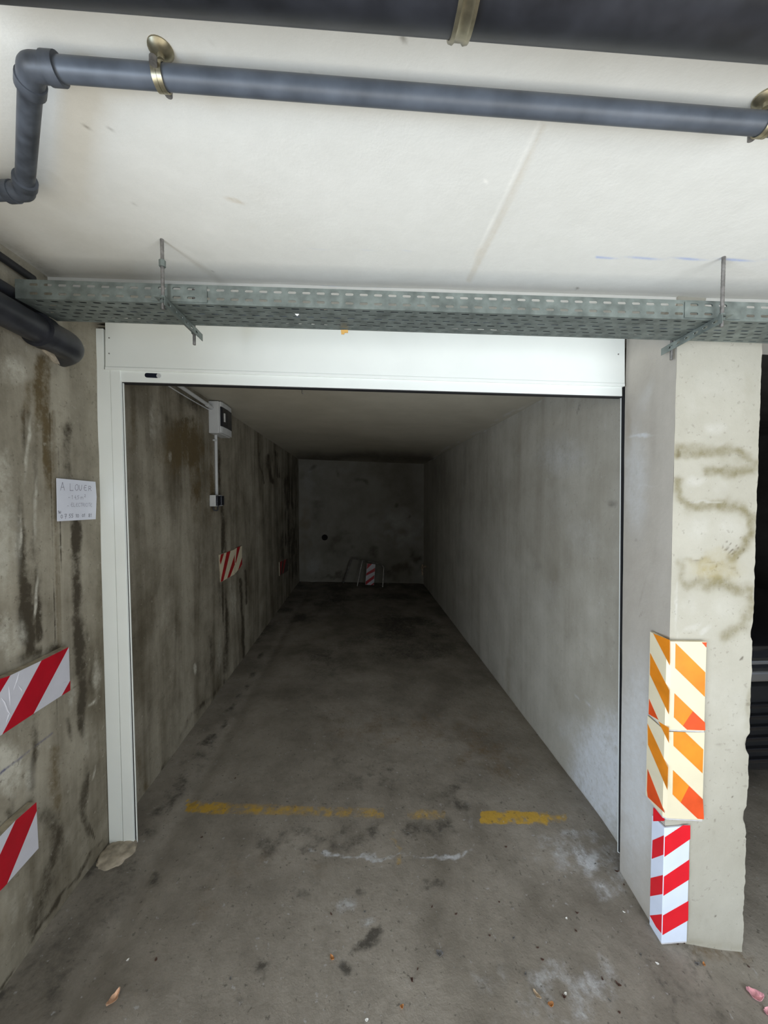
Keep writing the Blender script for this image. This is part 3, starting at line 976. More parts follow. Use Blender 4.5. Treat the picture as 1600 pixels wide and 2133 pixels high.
def slotted(bm, x0, x1, v0, v1, rows, place, stagger=True, phase=0.0):
    """sheet with rows of round-ended slots; place(x, v) -> point"""
    nrow = len(rows)
    bounds = [v0] + [(a + c) / 2 for a, c in zip(rows, rows[1:])] + [v1]
    for r_, vc in enumerate(rows):
        off = phase + (PITCHX * .42 * (r_ % 5) if stagger else 0)
        k0 = math.floor((x0 - off) / PITCHX)
        x = k0 * PITCHX + off
        if x < x0:
            x += PITCHX
        # left filler
        if x > x0 + 1e-5:
            poly(bm, [place(x0, bounds[r_]), place(x, bounds[r_]), place(x, bounds[r_ + 1]), place(x0, bounds[r_ + 1])])
        while x + PITCHX <= x1:
            xa, xb = x, x + PITCHX
            xm = (xa + xb) / 2
            hw, hh = SW / 2 - SHT / 2, SHT / 2
            hole = []
            for s in (-1, 1):
                for k in range(5):
                    a = (math.pi / 2 + math.pi * k / 4) if s < 0 else (-math.pi / 2 + math.pi * k / 4)
                    hole.append((xm + s * hw + math.cos(a) * hh, vc + math.sin(a) * hh))
            # hole runs: left arc top->bottom (0..4), right arc bottom->top (5..9)
            H = [bm.verts.new(place(*h)) for h in hole]
            lb, rb = bm.verts.new(place(xa, bounds[r_])), bm.verts.new(place(xb, bounds[r_]))
            rt, lt = bm.verts.new(place(xb, bounds[r_ + 1])), bm.verts.new(place(xa, bounds[r_ + 1]))
            bm.faces.new((lt, H[0], H[1], H[2], H[3], H[4], lb))
            bm.faces.new((lb, H[4], H[5], rb))
            bm.faces.new((rb, H[5], H[6], H[7], H[8], H[9], rt))
            bm.faces.new((rt, H[9], H[0], lt))
            x += PITCHX
        if x < x1 - 1e-5:
            poly(bm, [place(x, bounds[r_]), place(x1, bounds[r_]), place(x1, bounds[r_ + 1]), place(x, bounds[r_ + 1])])


tray = empty('cable_tray', F(.3, (T0 + T1) / 2, TH), 'long galvanised perforated cable tray hung across the top of the shutter', 'cable tray')
bm = bmesh.new()
W_ = T1 - T0
slotted(bm, TX0, TX1, T0, T1, [T0 + W_ * k for k in (.09, .26, .43, .58, .75, .92)], lambda x, v: F(x, v, TH), True, .011)
obj('bottom_sheet', bm, M['galv'], tray, solid=.0012)
for y_, nm in ((T0, 'side_flange'), (T1, 'side_flange')):
    bm = bmesh.new()
    slotted(bm, TX0, TX1, TH, TH + .060, [TH + .017, TH + .045], lambda x, v, y_=y_: F(x, y_, v), False, .004)
    fl = obj(nm, bm, M['galv'], tray, solid=.0012)
    bm = bmesh.new()
    s = 1 if y_ == T0 else -1
    box(bm, TX0, TX1, min(y_, y_ + s * .010), max(y_, y_ + s * .010), TH + .0592, TH + .0608, F)
    obj('rolled_lip', bm, M['galv'], fl)
# splice plates seen on the front flange near the hangers
for xx in (-.66, 1.06):
    bm = bmesh.new()
    slotted(bm, xx - .09, xx + .09, TH + .004, TH + .055, [TH + .017, TH + .045], lambda x, v: F(x, T0 - .003, v), False, .004)
    obj('splice_plate', bm, M['galv'], tray, solid=.0012)
# loose cables in the tray
random.seed(3)
for k, (y_, r_, m_, lab) in enumerate(((T0 + .035, .010, 'black_rubber', 'black cable lying at the front inside the cable tray'), (T0 + .085, .008, 'grey_pvc_dark', 'dark grey cable lying in the middle of the cable tray'), (T0 + .125, .009, 'black_rubber', 'black cable lying at the rear inside the cable tray'))):
    bm = bmesh.new()
    tube(bm, [F(TX0 + .03 + (TX1 - TX0 - .06) * i / 24, y_ + .006 * math.sin(i * 1.3 + k), TH + .0012 + r_) for i in range(25)], r_, 8)
    tag(obj('electric_cable', bm, M[m_], smooth=True), lab, 'cable')
# scraps caught in the tray
bm = bmesh.new()
slab([(710, 687), (711, 696), (717, 696), (718, 693), (725, 693), (725, 687)], T1 - .010, T1 - .007, bm)
tag(obj('paper_tag', bm, M['tag_orange']), 'small orange tag poking through the underside of the cable tray', 'tag')
bm = bmesh.new()
slab([(614, 653.5), (623, 654), (619, 658)], T0 - .002, T0 + .001, bm)
tag(obj('paper_tag', bm, M['white_chip']), 'tiny white paper corner sticking out under the front of the cable tray', 'tag')
for (xa, ya, xb, yb, lab) in ((643, 643, 656, 639, 'pale yellow sticker scrap behind the front slots of the cable tray'), (675, 640, 686, 645, 'cream paper scrap behind a slot of the cable tray')):
    bm = bmesh.new()
    slab([(xa, ya), (xb, ya), (xb, yb), (xa, yb)], T0 + .012, T0 + .0135, bm)
    tag(obj('paper_tag', bm, M['cream']), lab, 'tag')

# ------------------------------------------------------------------ tray hangers
def threaded_rod(bm, x, y, z0, z1, r=.0052):
    n = 40
    tube(bm, [F(x, y, z0 + (z1 - z0) * k / n) for k in range(n + 1)], [r * (1 + .06 * (k % 2)) for k in range(n + 1)], 10)


def nut(x, y, z, h=.009, r=.010):
    bm = bmesh.new()
    tube(bm, [F(x, y, z), F(x, y, z + h)], r, 6)
    return bm


def hanger(x, dx, side, label):
    """two threaded rods carrying a slotted angle under the tray; side = which way the upright leg faces"""
    yf, yr = 1.238, 1.462
    root = empty('tray_hanger', F(x, (yf + yr) / 2, TH), label, 'hanger', 'hangers of the cable tray')
    bz = TH - .0025
    bm = bmesh.new()
    threaded_rod(bm, x, yf, bz - .030, H_OUT)
    obj('threaded_rod', bm, M['rod'], root, smooth=True)
    bm = bmesh.new()
    threaded_rod(bm, x + dx, yr, bz - .052, H_OUT - .038 + .0)
    obj('threaded_rod', bm, M['rod'], root, smooth=True)
    # slotted angle: flat leg under the tray, upright leg hanging down
    y0, y1 = yf - .022, yr + .030
    bm = bmesh.new()
    wl = .034

    def flat(u, v):
        t = (u - y0) / (y1 - y0)
        return F(x + dx * t + side * (v - wl / 2), u, bz)

    def upright(u, v):
        t = (u - y0) / (y1 - y0)
        return F(x + dx * t + side * (wl / 2), u, bz - v)
    global PITCHX, SW
    keep = PITCHX, SW
    PITCHX, SW = .040, .022
    slotted(bm, y0, y1, 0, wl, [wl / 2], flat, False, y0 % .040)
    slotted(bm, y0, y1, 0, .026, [.013], upright, False, (y0 + .006) % .040)
    PITCHX, SW = keep
    bmesh.ops.remove_doubles(bm, verts=bm.verts, dist=.0004)
    obj('slotted_angle', bm, M['galv'], root, solid=.0018)
    obj('nut', nut(x, yf, bz + .0015), M['galv'], root)
    obj('nut', nut(x, yf, bz - .012), M['galv'], root)
    obj('nut', nut(x + dx, yr, bz - .012), M['galv'], root)
    return root


hL = hanger(-.700, -.012, 1, 'left tray hanger with threaded rods, above the latch end of the shutter')
obj('coupling_nut', nut(-.700, 1.238, 2.352, .020, .010), M['galv'], hL)
hanger(1.072, .008, -1, 'right tray hanger with threaded rods, in front of the pillar top')

# ------------------------------------------------------------------ grey waste pipe under the ceiling
HP = H_OUT - .050
RP = .0185
p_end = lvl(1640, 262, HP)
p_el = lvl(66, 140, HP)
p_el2 = lvl(51, 398, HP - .012)
p_out = lvl(-60, 404, HP - .012)
wp = empty('waste_pipe', Vector(((p_el.x + p_end.x) / 2, (p_el.y + p_end.y) / 2, HP)), 'thin grey plastic waste pipe with two elbows on the ceiling', 'pipe')
d1 = (p_end - p_el).normalized()
d2 = (p_el2 - p_el).normalized()
d3 = (p_out - p_el2).normalized()
bm = bmesh.new()
tube(bm, [p_el + d1 * .03, p_end], RP, 24)
obj('long_run', bm, M['grey_pvc'], wp, smooth=True)
bm = bmesh.new()
tube(bm, [p_el + d2 * .03, p_el2 - d2 * .03], RP, 24)
obj('short_run', bm, M['grey_pvc_dark'], wp, smooth=True)


def elbow(a, c, b, r, leg):
    bm = bmesh.new()
    da, db = (a - c).normalized(), (b - c).normalized()
    path = fillet([c + da * leg, c, c + db * leg], r * 1.05, 8)
    tube(bm, path, r, 24)
    for d in (da, db):
        tube(bm, [c + d * (leg - .018), c + d * (leg + .004)], r * 1.12, 24)
    return bm


obj('elbow', elbow(p_end, p_el, p_el2, RP * 1.15, .045), M['grey_pvc_dark'], wp, smooth=True)
obj('elbow', elbow(p_el, p_el2, p_out, RP * 1.18, .045), M['grey_pvc_dark'], wp, smooth=True)
bm = bmesh.new()
tube(bm, [p_el2 + d3 * .04, p_out], RP, 24)
obj('end_stub', bm, M['grey_pvc'], wp, smooth=True)


def pipe_clamp(c, axis, label, tilt=0.0):
    """ceiling rosette, stem and two-part band around the pipe at c"""
    root = empty('pipe_clamp', c, label, 'pipe clamp', 'clamps of the grey waste pipe')
    top = H_OUT - TILT * c.x
    bm = bmesh.new()
    prof = [(.0215, 0), (.0215, -.003), (.018, -.0065), (.012, -.010), (.006, -.012), (.0055, -.020)]
    ctr = Vector((c.x, c.y, top))
    rings = []
    for r_, z_ in prof:
        rings.append([bm.verts.new(ctr + Vector((r_ * math.cos(a), r_ * math.sin(a), z_))) for a in (2 * math.pi * k / 24 for k in range(24))])
    for a, b_ in zip(rings, rings[1:]):
        for k in range(24):
            bm.faces.new((a[k], a[(k + 1) % 24], b_[(k + 1) % 24], b_[k]))
    bm.faces.new(rings[0])
    bm.faces.new(rings[-1][::-1])
    obj('rosette', bm, M['brass'], root, smooth=True)
    side = axis.cross(Vector((0, 0, 1))).normalized()
    upn = side.cross(axis).normalized()
    bm = bmesh.new()
    for off in (-.0045, .0045):
        n = 32
        R1, R2 = RP + .0008, RP + .0030
        rows = []
        for k in range(n):
            a = 2 * math.pi * k / n
            dvec = side * math.cos(a) + upn * math.sin(a)
            w = .0042
            rows.append([bm.verts.new(c + dvec * r_ + axis * (off + s * w)) for r_, s in ((R1, -1), (R2, -1), (R2, 1), (R1, 1))])
        for k in range(n):
            a, b_ = rows[k], rows[(k + 1) % n]
            for j in range(4):
                bm.faces.new((a[j], a[(j + 1) % 4], b_[(j + 1) % 4], b_[j]))
    band = obj('band', bm, M['brass'], root, smooth=True)
    for s in (-1, 1):
        bm = bmesh.new()
        q_ = c + side * s * (RP + .008)
        tube(bm, [q_ - upn * .006, q_ + upn * .006], .0065, 12)
        obj('clamp_screw', bm, M['rod'], band, smooth=True)
    return root


def on_pipe(px):
    # point of the long run seen at column px
    best, bt = None, 1e9
    for k in range(2001):
        p = p_el + (p_end - p_el) * (k / 2000)
        x, _ = proj([p])
        if abs(x[0] - px) < bt:
            best, bt = p, abs(x[0] - px)
    return best


pipe_clamp(on_pipe(336), d1, 'brassy pipe clamp with ceiling rosette near the left elbow of the grey pipe')
pipe_clamp(on_pipe(1594), d1, 'pipe clamp with ceiling rosette at the right end of the grey pipe')

# ------------------------------------------------------------------ big black drain pipe overhead
RB = .080
a_, b_ = F(-.72, .474, 2.345), F(.85, .534, 2.345)
mp = empty('drain_pipe', (a_ + b_) / 2, 'thick black cast iron drain pipe running across under the ceiling', 'pipe')
bm = bmesh.new()
tube(bm, [a_, a_.lerp(b_, .5), b_], RB, 48)
obj('barrel', bm, M['black_pipe'], mp, smooth=True)
ax = (b_ - a_).normalized()
# two-part band clamp
tt = min((abs(proj([a_.lerp(b_, k / 400)])[0][0] - 982), k) for k in range(401))[1] / 400
cc = a_.lerp(b_, tt)
pc = empty('band_clamp', cc, 'ribbed brassy band clamp around the thick black drain pipe', 'pipe clamp')
bm = bmesh.new()
side = ax.cross(Vector((0, 0, 1))).normalized()
upn = side.cross(ax).normalized()
prof = [(-.013, RB + .0005), (-.013, RB + .004), (-.008, RB + .005), (-.005, RB + .0025), (.005, RB + .0025), (.008, RB + .005), (.013, RB + .004), (.013, RB + .0005)]
rows = []
for k in range(64):
    a = 2 * math.pi * k / 64
    dv = side * math.cos(a) + upn * math.sin(a)
    rows.append([bm.verts.new(cc + ax * s + dv * r_) for s, r_ in prof])
for k in range(64):
    a, c = rows[k], rows[(k + 1) % 64]
    for j in range(len(prof)):
        bm.faces.new((a[j], a[(j + 1) % len(prof)], c[(j + 1) % len(prof)], c[j]))
obj('band', bm, M['brass'], pc, smooth=True)
bm = bmesh.new()
far = FH * .78 + Vector((0, 0, -.62))
far = (far - ax * far.dot(ax)).normalized()
far = (side if side.dot(FH) > 0 else -side) * .80 + upn * (.60 if side.dot(FH) > 0 else .60)
far.normalize()
tube(bm, [cc + far * (RB + .002) - ax * .016, cc + far * (RB + .002) + ax * .010], .009, 12)
obj('clamp_bolt', bm, M['black_pipe'], pc, smooth=True)
bm = bmesh.new()
tube(bm, [cc + Vector((0, 0, RB)), Vector((cc.x, cc.y, H_OUT - TILT * cc.x))], .006, 10)
obj('hanger_rod', bm, M['rod'], pc, smooth=True)

# ------------------------------------------------------------------ drain pipe along the left wall
RD = .052
XD = XL + .062
zA = 2.231
pA, pB = Vector((XD, .40, zA + .012)), Vector((XD, 1.555, zA - .005))
dp = empty('drain_pipe', Vector((XD, .9, zA)), 'black drain pipe along the left wall ending in an elbow into the wall', 'pipe')
bm = bmesh.new()
tube(bm, [pA, pB - Vector((0, .10, 0))], RD - .005, 32)
obj('barrel', bm, M['black_pipe'], dp, smooth=True)
bm = bmesh.new()
path = [pB - Vector((0, .12, 0)), pB - Vector((0, .02, 0))]
for k in range(1, 9):
    a = math.radians(10.5 * k)
    path.append(pB + Vector((-.075 * (1 - math.cos(a)), -.02 + .075 * math.sin(a), -.012 * (1 - math.cos(a)))))
path.append(path[-1] + (path[-1] - path[-2]).normalized() * .012)
tube(bm, path, RD, 32)
tube(bm, [pB - Vector((0, .135, 0)), pB - Vector((0, .105, 0))], RD + .006, 32)
obj('elbow', bm, M['black_pipe'], dp, smooth=True)
# its hanger strap at the left edge of the view
px_ = Vector((XD, 1.215, 0))
ph = empty('pipe_hanger', Vector((XD, 1.215, zA + RD)), 'thin rod hanger holding the black drain pipe below the ceiling corner', 'hanger')
bm = bmesh.new()
tp = H_OUT - TILT * XD
tube(bm, [Vector((XD - .01, 1.215, tp)), Vector((XD - .006, 1.215, zA + RD - .004))], .004, 10)
obj('rod', bm, M['rod'], ph, smooth=True)
bm = bmesh.new()
rows = []
for k in range(32):
    a = 2 * math.pi * k / 32
    dv = Vector((math.cos(a), 0, math.sin(a)))
    rows.append([bm.verts.new(Vector((XD, 1.215, zA)) + dv * r_ + Vector((0, s, 0))) for r_, s in ((RD - .0045, -.009), (RD - .001, -.009), (RD - .001, .009), (RD - .0045, .009))])
for k in range(32):
    a, c = rows[k], rows[(k + 1) % 32]
    for j in range(4):
        bm.faces.new((a[j], a[(j + 1) % 4], c[(j + 1) % 4], c[j]))
obj('band', bm, M['black_pipe'], ph, smooth=True)
# thin black tubes above it on the wall, the lower filling a dark band
bm = bmesh.new()
tube(bm, [Vector((XL + .030, .4, 2.325)), Vector((XL + .030, 1.50, 2.320))], .019, 16)
tag(obj('dark_tube', bm, M['black_pipe'], smooth=True), 'thin black tube on the left wall just above the black drain pipe', 'pipe')
bm = bmesh.new()
tube(bm, [Vector((XL + .022, .4, 2.432)), Vector((XL + .022, 1.46, 2.418))], .013, 16)
tag(obj('dark_tube', bm, M['black_rubber'], smooth=True), 'thin black conduit in the corner of left wall and ceiling', 'pipe')
# broken plaster under the elbow
bm = bmesh.new()
c0 = hit(98, 735, (1, 0, 0), XL)
bmesh.ops.create_icosphere(bm, subdivisions=3, radius=1)
for v in bm.verts:
    n_ = fbm(np.array([v.co.y * 3 + 5]), np.array([v.co.z * 3]), 93)[0]
    v.co = Vector((XL + .004 + v.co.x * .014, c0.y + .02 + v.co.y * .055 * (.5 + n_), c0.z + .002 + v.co.z * .022 * (.5 + n_) - v.co.y * .018))
tag(obj('mortar_patch', bm, M['mortar'], smooth=True), 'broken pale plaster around the black drain elbow on the left wall', 'mortar')

# ------------------------------------------------------------------ paper notice
pn = .004
quad = [(118, 996), (199, 1003.5), (201.3, 1035), (199.5, 1081.5), (119.5, 1086)]


def on_left(px, py, off):
    return hit(px, py, (1, 0, 0), XL + off)


notice = empty('paper_notice', on_left(160, 1086, pn), 'handwritten white paper rental notice stuck on the left wall by the shutter', 'notice')
bm = bmesh.new()
a = [on_left(x, y, .012) for x, y in quad]
prism(bm, [p for p in a], [p - Vector((.0014, 0, 0)) for p in a])
# backing tape so the sheet sits on the wall
for px, py in ((124, 1001), (193, 1008), (125, 1080), (194, 1077)):
    c = on_left(px, py, .006)
    box(bm, XL + .001, XL + .0106, c.y - .006, c.y + .006, c.z - .006, c.z + .006)
obj('sheet', bm, M['paper'], notice)
GL = {'A': [[(0, 0), (.5, 1), (1, 0)], [(.18, .38), (.82, .38)]], 'L': [[(0, 1), (0, 0), (.9, 0)]], 'O': [[(.5, 1), (.1, .8), (0, .45), (.2, .08), (.5, 0), (.85, .1), (1, .5), (.85, .9), (.5, 1)]],
      'U': [[(0, 1), (.05, .25), (.35, 0), (.7, .1), (.9, .4), (.95, 1)]], 'E': [[(.9, .95), (.3, .98), (.05, .6), (.05, .3), (.3, 0), (.95, .04)], [(.05, .52), (.75, .55)]],
      'R': [[(.05, 0), (.05, 1), (.7, .95), (.85, .7), (.6, .5), (.05, .48)], [(.4, .48), (1, 0)]], 'C': [[(.9, .9), (.4, 1), (.05, .6), (.1, .2), (.4, 0), (.9, .1)]],
      'T': [[(0, 1), (1, 1)], [(.5, 1), (.45, 0)]], 'I': [[(.5, 1), (.45, 0)]], 'é': [[(.1, .35), (.8, .42), (.6, .75), (.2, .65), (.1, .2), (.4, 0), (.9, .1)]], 'l': [[(.5, 1), (.5, 0)]],
      '-': [[(.1, .45), (.8, .45)]], ',': [[(.5, .15), (.35, -.2)]], 'm': [[(0, 0), (0, .6), (.3, .65), (.45, 0)], [(.42, .5), (.7, .65), (.9, .5), (.95, 0)]],
      '2': [[(.1, .8), (.45, 1), (.8, .75), (.1, 0), (.95, 0)]], '1': [[(.2, .75), (.55, 1), (.5, 0)]], '4': [[(.6, 1), (.1, .35), (.9, .35)], [(.65, .65), (.6, -.15)]],
      '5': [[(.95, 1), (.25, .97), (.15, .55), (.6, .6), (.8, .3), (.5, 0), (.05, .05)]], '0': [[(.5, 1), (.1, .7), (.1, .25), (.5, 0), (.85, .3), (.85, .75), (.5, 1)]],
      '7': [[(.1, .95), (.95, 1), (.4, -.1)], [(.2, .5), (.85, .55)]], '8': [[(.5, .5), (.15, .78), (.5, 1), (.85, .78), (.5, .5), (.1, .22), (.5, 0), (.9, .22), (.5, .5)]], '3': [[(.1, .95), (.8, .9), (.4, .55), (.85, .3), (.4, 0), (.05, .1)]]}


def scribble(chars, pen):
    """chars: (glyph, px x0, baseline y, width, height); thin raised pen strokes on the sheet"""
    bm = bmesh.new()
    for ch, x0, y0, w, h in chars:
        for st in GL[ch]:
            P_ = [on_left(x0 + u * w, y0 - v * h, .0123) for u, v in st]
            for p, q_ in zip(P_, P_[1:]):
                d = (q_ - p)
                if d.length < 1e-5:
                    continue
                d.normalize()
                nrm = d.cross(Vector((1, 0, 0))).normalized() * pen
                e = d * pen * .6
                poly(bm, [p - e - nrm, q_ + e - nrm, q_ + e + nrm, p - e + nrm])
    return bm


obj('writing', scribble([('A', 126, 1021.5, 8.5, 17)], .00085), M['ink'], notice)
obj('writing', scribble([('L', 146, 1021.8, 7.5, 14.5), ('O', 156.5, 1021.5, 6.5, 12.5), ('U', 165, 1021.8, 5.5, 11.5), ('E', 175, 1021.8, 6, 11), ('R', 184.5, 1022.5, 6, 10)], .00085), M['ink'], notice)
obj('writing', scribble([('-', 142, 1039.5, 4.5, 7), ('1', 149, 1039.5, 3.5, 8), ('4', 155, 1039.5, 4, 8), (',', 158.5, 1039.5, 3, 7), ('5', 161, 1039.5, 4, 7.5), ('m', 168, 1040, 5.5, 7.5), ('2', 175.5, 1035, 3.5, 5)], .00055), M['ink'], notice)
obj('writing', scribble([('-', 140, 1056.5, 3.5, 6), ('E', 148, 1055, 4.5, 7.5), ('L', 153.5, 1055, 3.8, 7.5), ('E', 158.5, 1055, 3.8, 7), ('C', 163.2, 1055, 3.6, 7), ('T', 167.5, 1055, 3.8, 7), ('R', 172, 1055, 3.6, 7), ('I', 175.5, 1055, 3, 7), ('C', 178.8, 1055, 3.4, 7), ('I', 181.8, 1055, 3, 7), ('T', 184.5, 1055, 3.8, 7), ('E', 188.5, 1055.5, 3.6, 7)], .00055), M['ink'], notice)
obj('writing', scribble([('T', 121, 1069.5, 2.4, 5), ('é', 123.4, 1069.5, 2, 4.5), ('l', 125.4, 1069.5, 2, 5)], .00075), M['ink_dark'], notice)
obj('writing', scribble([('0', 126.5, 1079.8, 4.3, 7.5), ('7', 134, 1079.5, 5, 8.5), ('5', 143.5, 1078.3, 4.4, 7.5), ('5', 148.5, 1078, 4.4, 7.5), ('1', 157.5, 1077.8, 3, 7), ('0', 160.5, 1077.6, 4, 6.5)], .00075), M['ink_dark'], notice)
obj('writing', scribble([('0', 171, 1076.6, 3.6, 5.5), ('1', 175, 1076.6, 3, 6.5)], .00075), M['ink_dark'], notice)
obj('writing', scribble([('8', 184, 1077, 4, 7), ('1', 188.5, 1077, 3, 7)], .00075), M['ink_dark'], notice)

# ------------------------------------------------------------------ hazard panels on the left wall
def wall_panel(label, quad, stripes, thick, base_mat, red, foam_mat, group='striped panels on the left wall', wrinkles=()):
    root_p = on_left(sum(p[0] for p in quad) / len(quad), max(p[1] for p in quad), 0)
    root = empty('hazard_panel', root_p, label, 'hazard panel', group)
    bm = bmesh.new()
    a = [on_left(x, y, thick) for x, y in quad]
    prism(bm, a, [Vector((XL + .0005, p.y, p.z)) for p in a])
    obj('foam_pad', bm, foam_mat, root)
    bm = bmesh.new()
    a = [on_left(x, y, thick) + Vector((.0006, 0, 0)) for x, y in quad]
    prism(bm, a, [p - Vector((.0004, 0, 0)) for p in a])
    obj('white_face', bm, base_mat, root)
    bm = bmesh.new()
    for st in wrinkles:
        bm = bmesh.new()
        tube(bm, [on_left(x, y, thick + .0002) for x, y in st], [.0006] + [.0026] * (len(st) - 2) + [.0006], 8)
        obj('film_wrinkle', bm, base_mat, root, smooth=True)
    bm = bmesh.new()
    for st in stripes:
        a = [on_left(x, y, thick) + Vector((.0012, 0, 0)) for x, y in st]
        prism(bm, a, [p - Vector((.0004, 0, 0)) for p in a])
    obj('red_stripes', bm, red, root)
    return root


wall_panel('red and white striped pad on the left wall, the upper of the two near ones',
           [(143, 1347.5), (146, 1438), (128, 1449), (69, 1487), (4, 1530), (-60, 1572), (-100, 1600), (-100, 1470), (0, 1414), (21, 1407), (86, 1376)],
           [[(86, 1376), (143, 1347.5), (69, 1487), (4, 1530)], [(146, 1417), (146, 1438), (128, 1449)], [(-60, 1446), (0, 1414), (21, 1407), (-60, 1540), (-100, 1566)]],
           .030, M['film'], M['red'], M['foam'], wrinkles=([(40, 1399), (36, 1415), (28, 1438)], [(2, 1453), (9, 1462), (16, 1480), (24, 1492)], [(18, 1430), (20, 1452), (21, 1470)], [(37, 1427), (44, 1435), (46, 1442)], [(12, 1508), (17, 1492), (22, 1482)], [(128, 1425), (136, 1421), (141, 1423)]))
wall_panel('red and white striped pad low on the left wall near the floor',
           [(75, 1671), (80, 1767), (14, 1841), (-40, 1900), (-90, 1950), (-90, 1838), (-40, 1786), (0, 1742), (32, 1709)],
           [[(32, 1709), (75, 1671), (76, 1689), (14, 1841), (-10, 1866), (-5, 1790)], [(-90, 1838), (-40, 1786), (-70, 1925), (-90, 1950)]],
           .030, M['film'], M['red'], M['foam'])
wall_panel('faded red and white striped sheet on the inner left wall, under the sockets',
           [(456.5, 1155.8), (489, 1144.5), (489, 1196), (459.5, 1213)],
           [[(460, 1155), (466.5, 1152.5), (459.5, 1176), (457.6, 1168)], [(472, 1150.5), (480, 1147.5), (465, 1209.5), (459.5, 1212.5), (461, 1203)], [(488.5, 1156), (488.8, 1176), (479, 1201.5), (473, 1205)]],
           .006, M['cream'], M['redwall'], M['foam'], 'sheets inside the garage')
wall_panel('smaller red and white striped sheet overlapping right of the faded one',
           [(489.6, 1143), (504, 1137), (504.3, 1177), (490.5, 1194)],
           [[(493.5, 1140.5), (500.5, 1138), (491.5, 1172), (490, 1172)], [(504.1, 1161), (504.2, 1176), (499, 1184), (495.5, 1188.5)]],
           .008, M['cream'], M['redwall'], M['foam'], 'sheets inside the garage')
wall_panel('dim striped sheet deep on the inner left wall in the dark, pale front edge',
           [(582, 1171), (600, 1163), (600, 1189), (582.5, 1199.5)],
           [[(584, 1170), (588, 1168), (584.5, 1197.5), (584, 1198)], [(592, 1166.5), (596, 1165), (590, 1194), (588, 1195)]],
           .007, M['shaded_film'], M['redwall'], M['cream'], 'sheets inside the garage')  # dark face and pale edge carry the dim light in their colours

# ------------------------------------------------------------------ corner guards on the pillar
def corner_guard(label, xl, xc, xr, left_y, cor_y, right_y, t, base, stripes_l, stripes_r, foam, group, ch=.010, zfix=None):
    """L-shaped guard folded round the pillar edge; pixels say where its edges sit"""
    pl_ = lambda x, y, o=0: hit(x, y, (1, 0, 0), XO - t - o)
    pf_ = lambda x, y, o=0: hit(x, y, (0, 1, 0), YP - t - o)
    root = empty('corner_guard', Vector((XO, YP, pf_(xr, right_y[1]).z)), label, 'corner guard', group)
    # plan outline: back along the reveal, round the chamfered edge, along the front
    yb = pl_(xl, left_y[0]).y
    xe = pf_(xr, right_y[0]).x
    zt = (pl_(xl, left_y[0]).z, pf_(xr, right_y[0]).z)
    zb = (pl_(xl, left_y[1]).z, pf_(xr, right_y[1]).z) if zfix is None else (zfix, zfix)
    plan = [(XO - .003, yb), (XO - t, yb), (XO - t, YP - t + ch), (XO - t + ch, YP - t), (xe, YP - t), (xe, YP - .003), (XO - .003, YP - .003)]
    def hz(k, tup):
        w = {0: 0, 1: 0, 2: .5, 3: .5, 4: 1, 5: 1, 6: .5}[k]
        return tup[0] * (1 - w) + tup[1] * w
    bm = bmesh.new()
    prism(bm, [Vector((x, y, hz(k, zt))) for k, (x, y) in enumerate(plan)], [Vector((x, y, hz(k, zb))) for k, (x, y) in enumerate(plan)])
    obj('guard_body', bm, base, root)
    for nm, st, f, nrm in (('left_stripes', stripes_l, pl_, Vector((-1, 0, 0))), ('right_stripes', stripes_r, pf_, Vector((0, -1, 0)))):
        slots = []
        bm = bmesh.new()
        for pts, mat_ in st:
            if mat_ not in slots:
                slots.append(mat_)
            a = [f(x, y) + nrm * .0008 for x, y in pts]
            for p in a:
                p.z = max(p.z, min(zb) + .0005)
                if zfix is not None and nm == 'left_stripes' and p.y < YP - t + .014:
                    p.y = YP - t + ch
                if zfix is not None and nm == 'right_stripes' and p.x < XO - t + .032:
                    p.x = XO - t + ch
            prism(bm, a, [p - nrm * .0007 for p in a], slots.index(mat_))
        obj(nm, bm, [M[s] for s in slots], root)
    bm = bmesh.new()
    plan2 = [(x, y) for x, y in plan]
    prism(bm, [Vector((x, y, hz(k, zb) - .0005)) for k, (x, y) in enumerate(plan2)], [Vector((x, y, hz(k, zb) - .005)) for k, (x, y) in enumerate(plan2)])
    obj('foam_edge', bm, foam, root)
    return root


def crop(pts):   # coordinates read off an enlargement of the guard
    return [(1280 + x / 4.444, 1280 + y / 4.444) for x, y in pts]


corner_guard('upper of the two orange and cream striped corner guards on the pillar', 1354.5, 1400, 1472, (1316, 1488), (1333, 1516), (1337, 1523), .018, M['cream'],
             [(crop([(360, 175), (514, 236), (514, 472)]), 'orange'), (crop([(332, 355), (510, 705), (505, 925), (330, 555)]), 'orange'), (crop([(322, 780), (408, 975), (318, 922)]), 'redorange')],
             [(crop([(566, 265), (840, 535), (836, 762), (562, 495)]), 'orange'), (crop([(555, 728), (725, 893), (632, 1030), (550, 952)]), 'orange'), (crop([(725, 893), (838, 1000), (840, 1072), (672, 1066), (632, 1030)]), 'redorange'), (crop([(808, 258), (853, 258), (850, 305)]), 'redorange')],
             M['foam_grey'], 'orange corner guards')
corner_guard('lower of the two orange and cream striped corner guards, with torn bottom foam', 1349, 1396, 1468, (1490.5, 1660), (1519, 1703), (1526, 1708), .018, M['cream'],
             [(crop([(408, 990), (506, 1050), (506, 1190)]), 'orange'), (crop([(308, 1010), (498, 1420), (492, 1625), (312, 1205)]), 'orange'), (crop([(308, 1430), (468, 1838), (310, 1690), (302, 1630)]), 'redorange')],
             [(crop([(546, 1085), (655, 1090), (822, 1250), (815, 1470), (546, 1215)]), 'orange'), (crop([(542, 1440), (690, 1585), (612, 1740), (538, 1665)]), 'orange'), (crop([(690, 1585), (818, 1710), (828, 1895), (770, 1890), (612, 1740)]), 'redorange')],
             M['foam_grey'], 'orange corner guards')


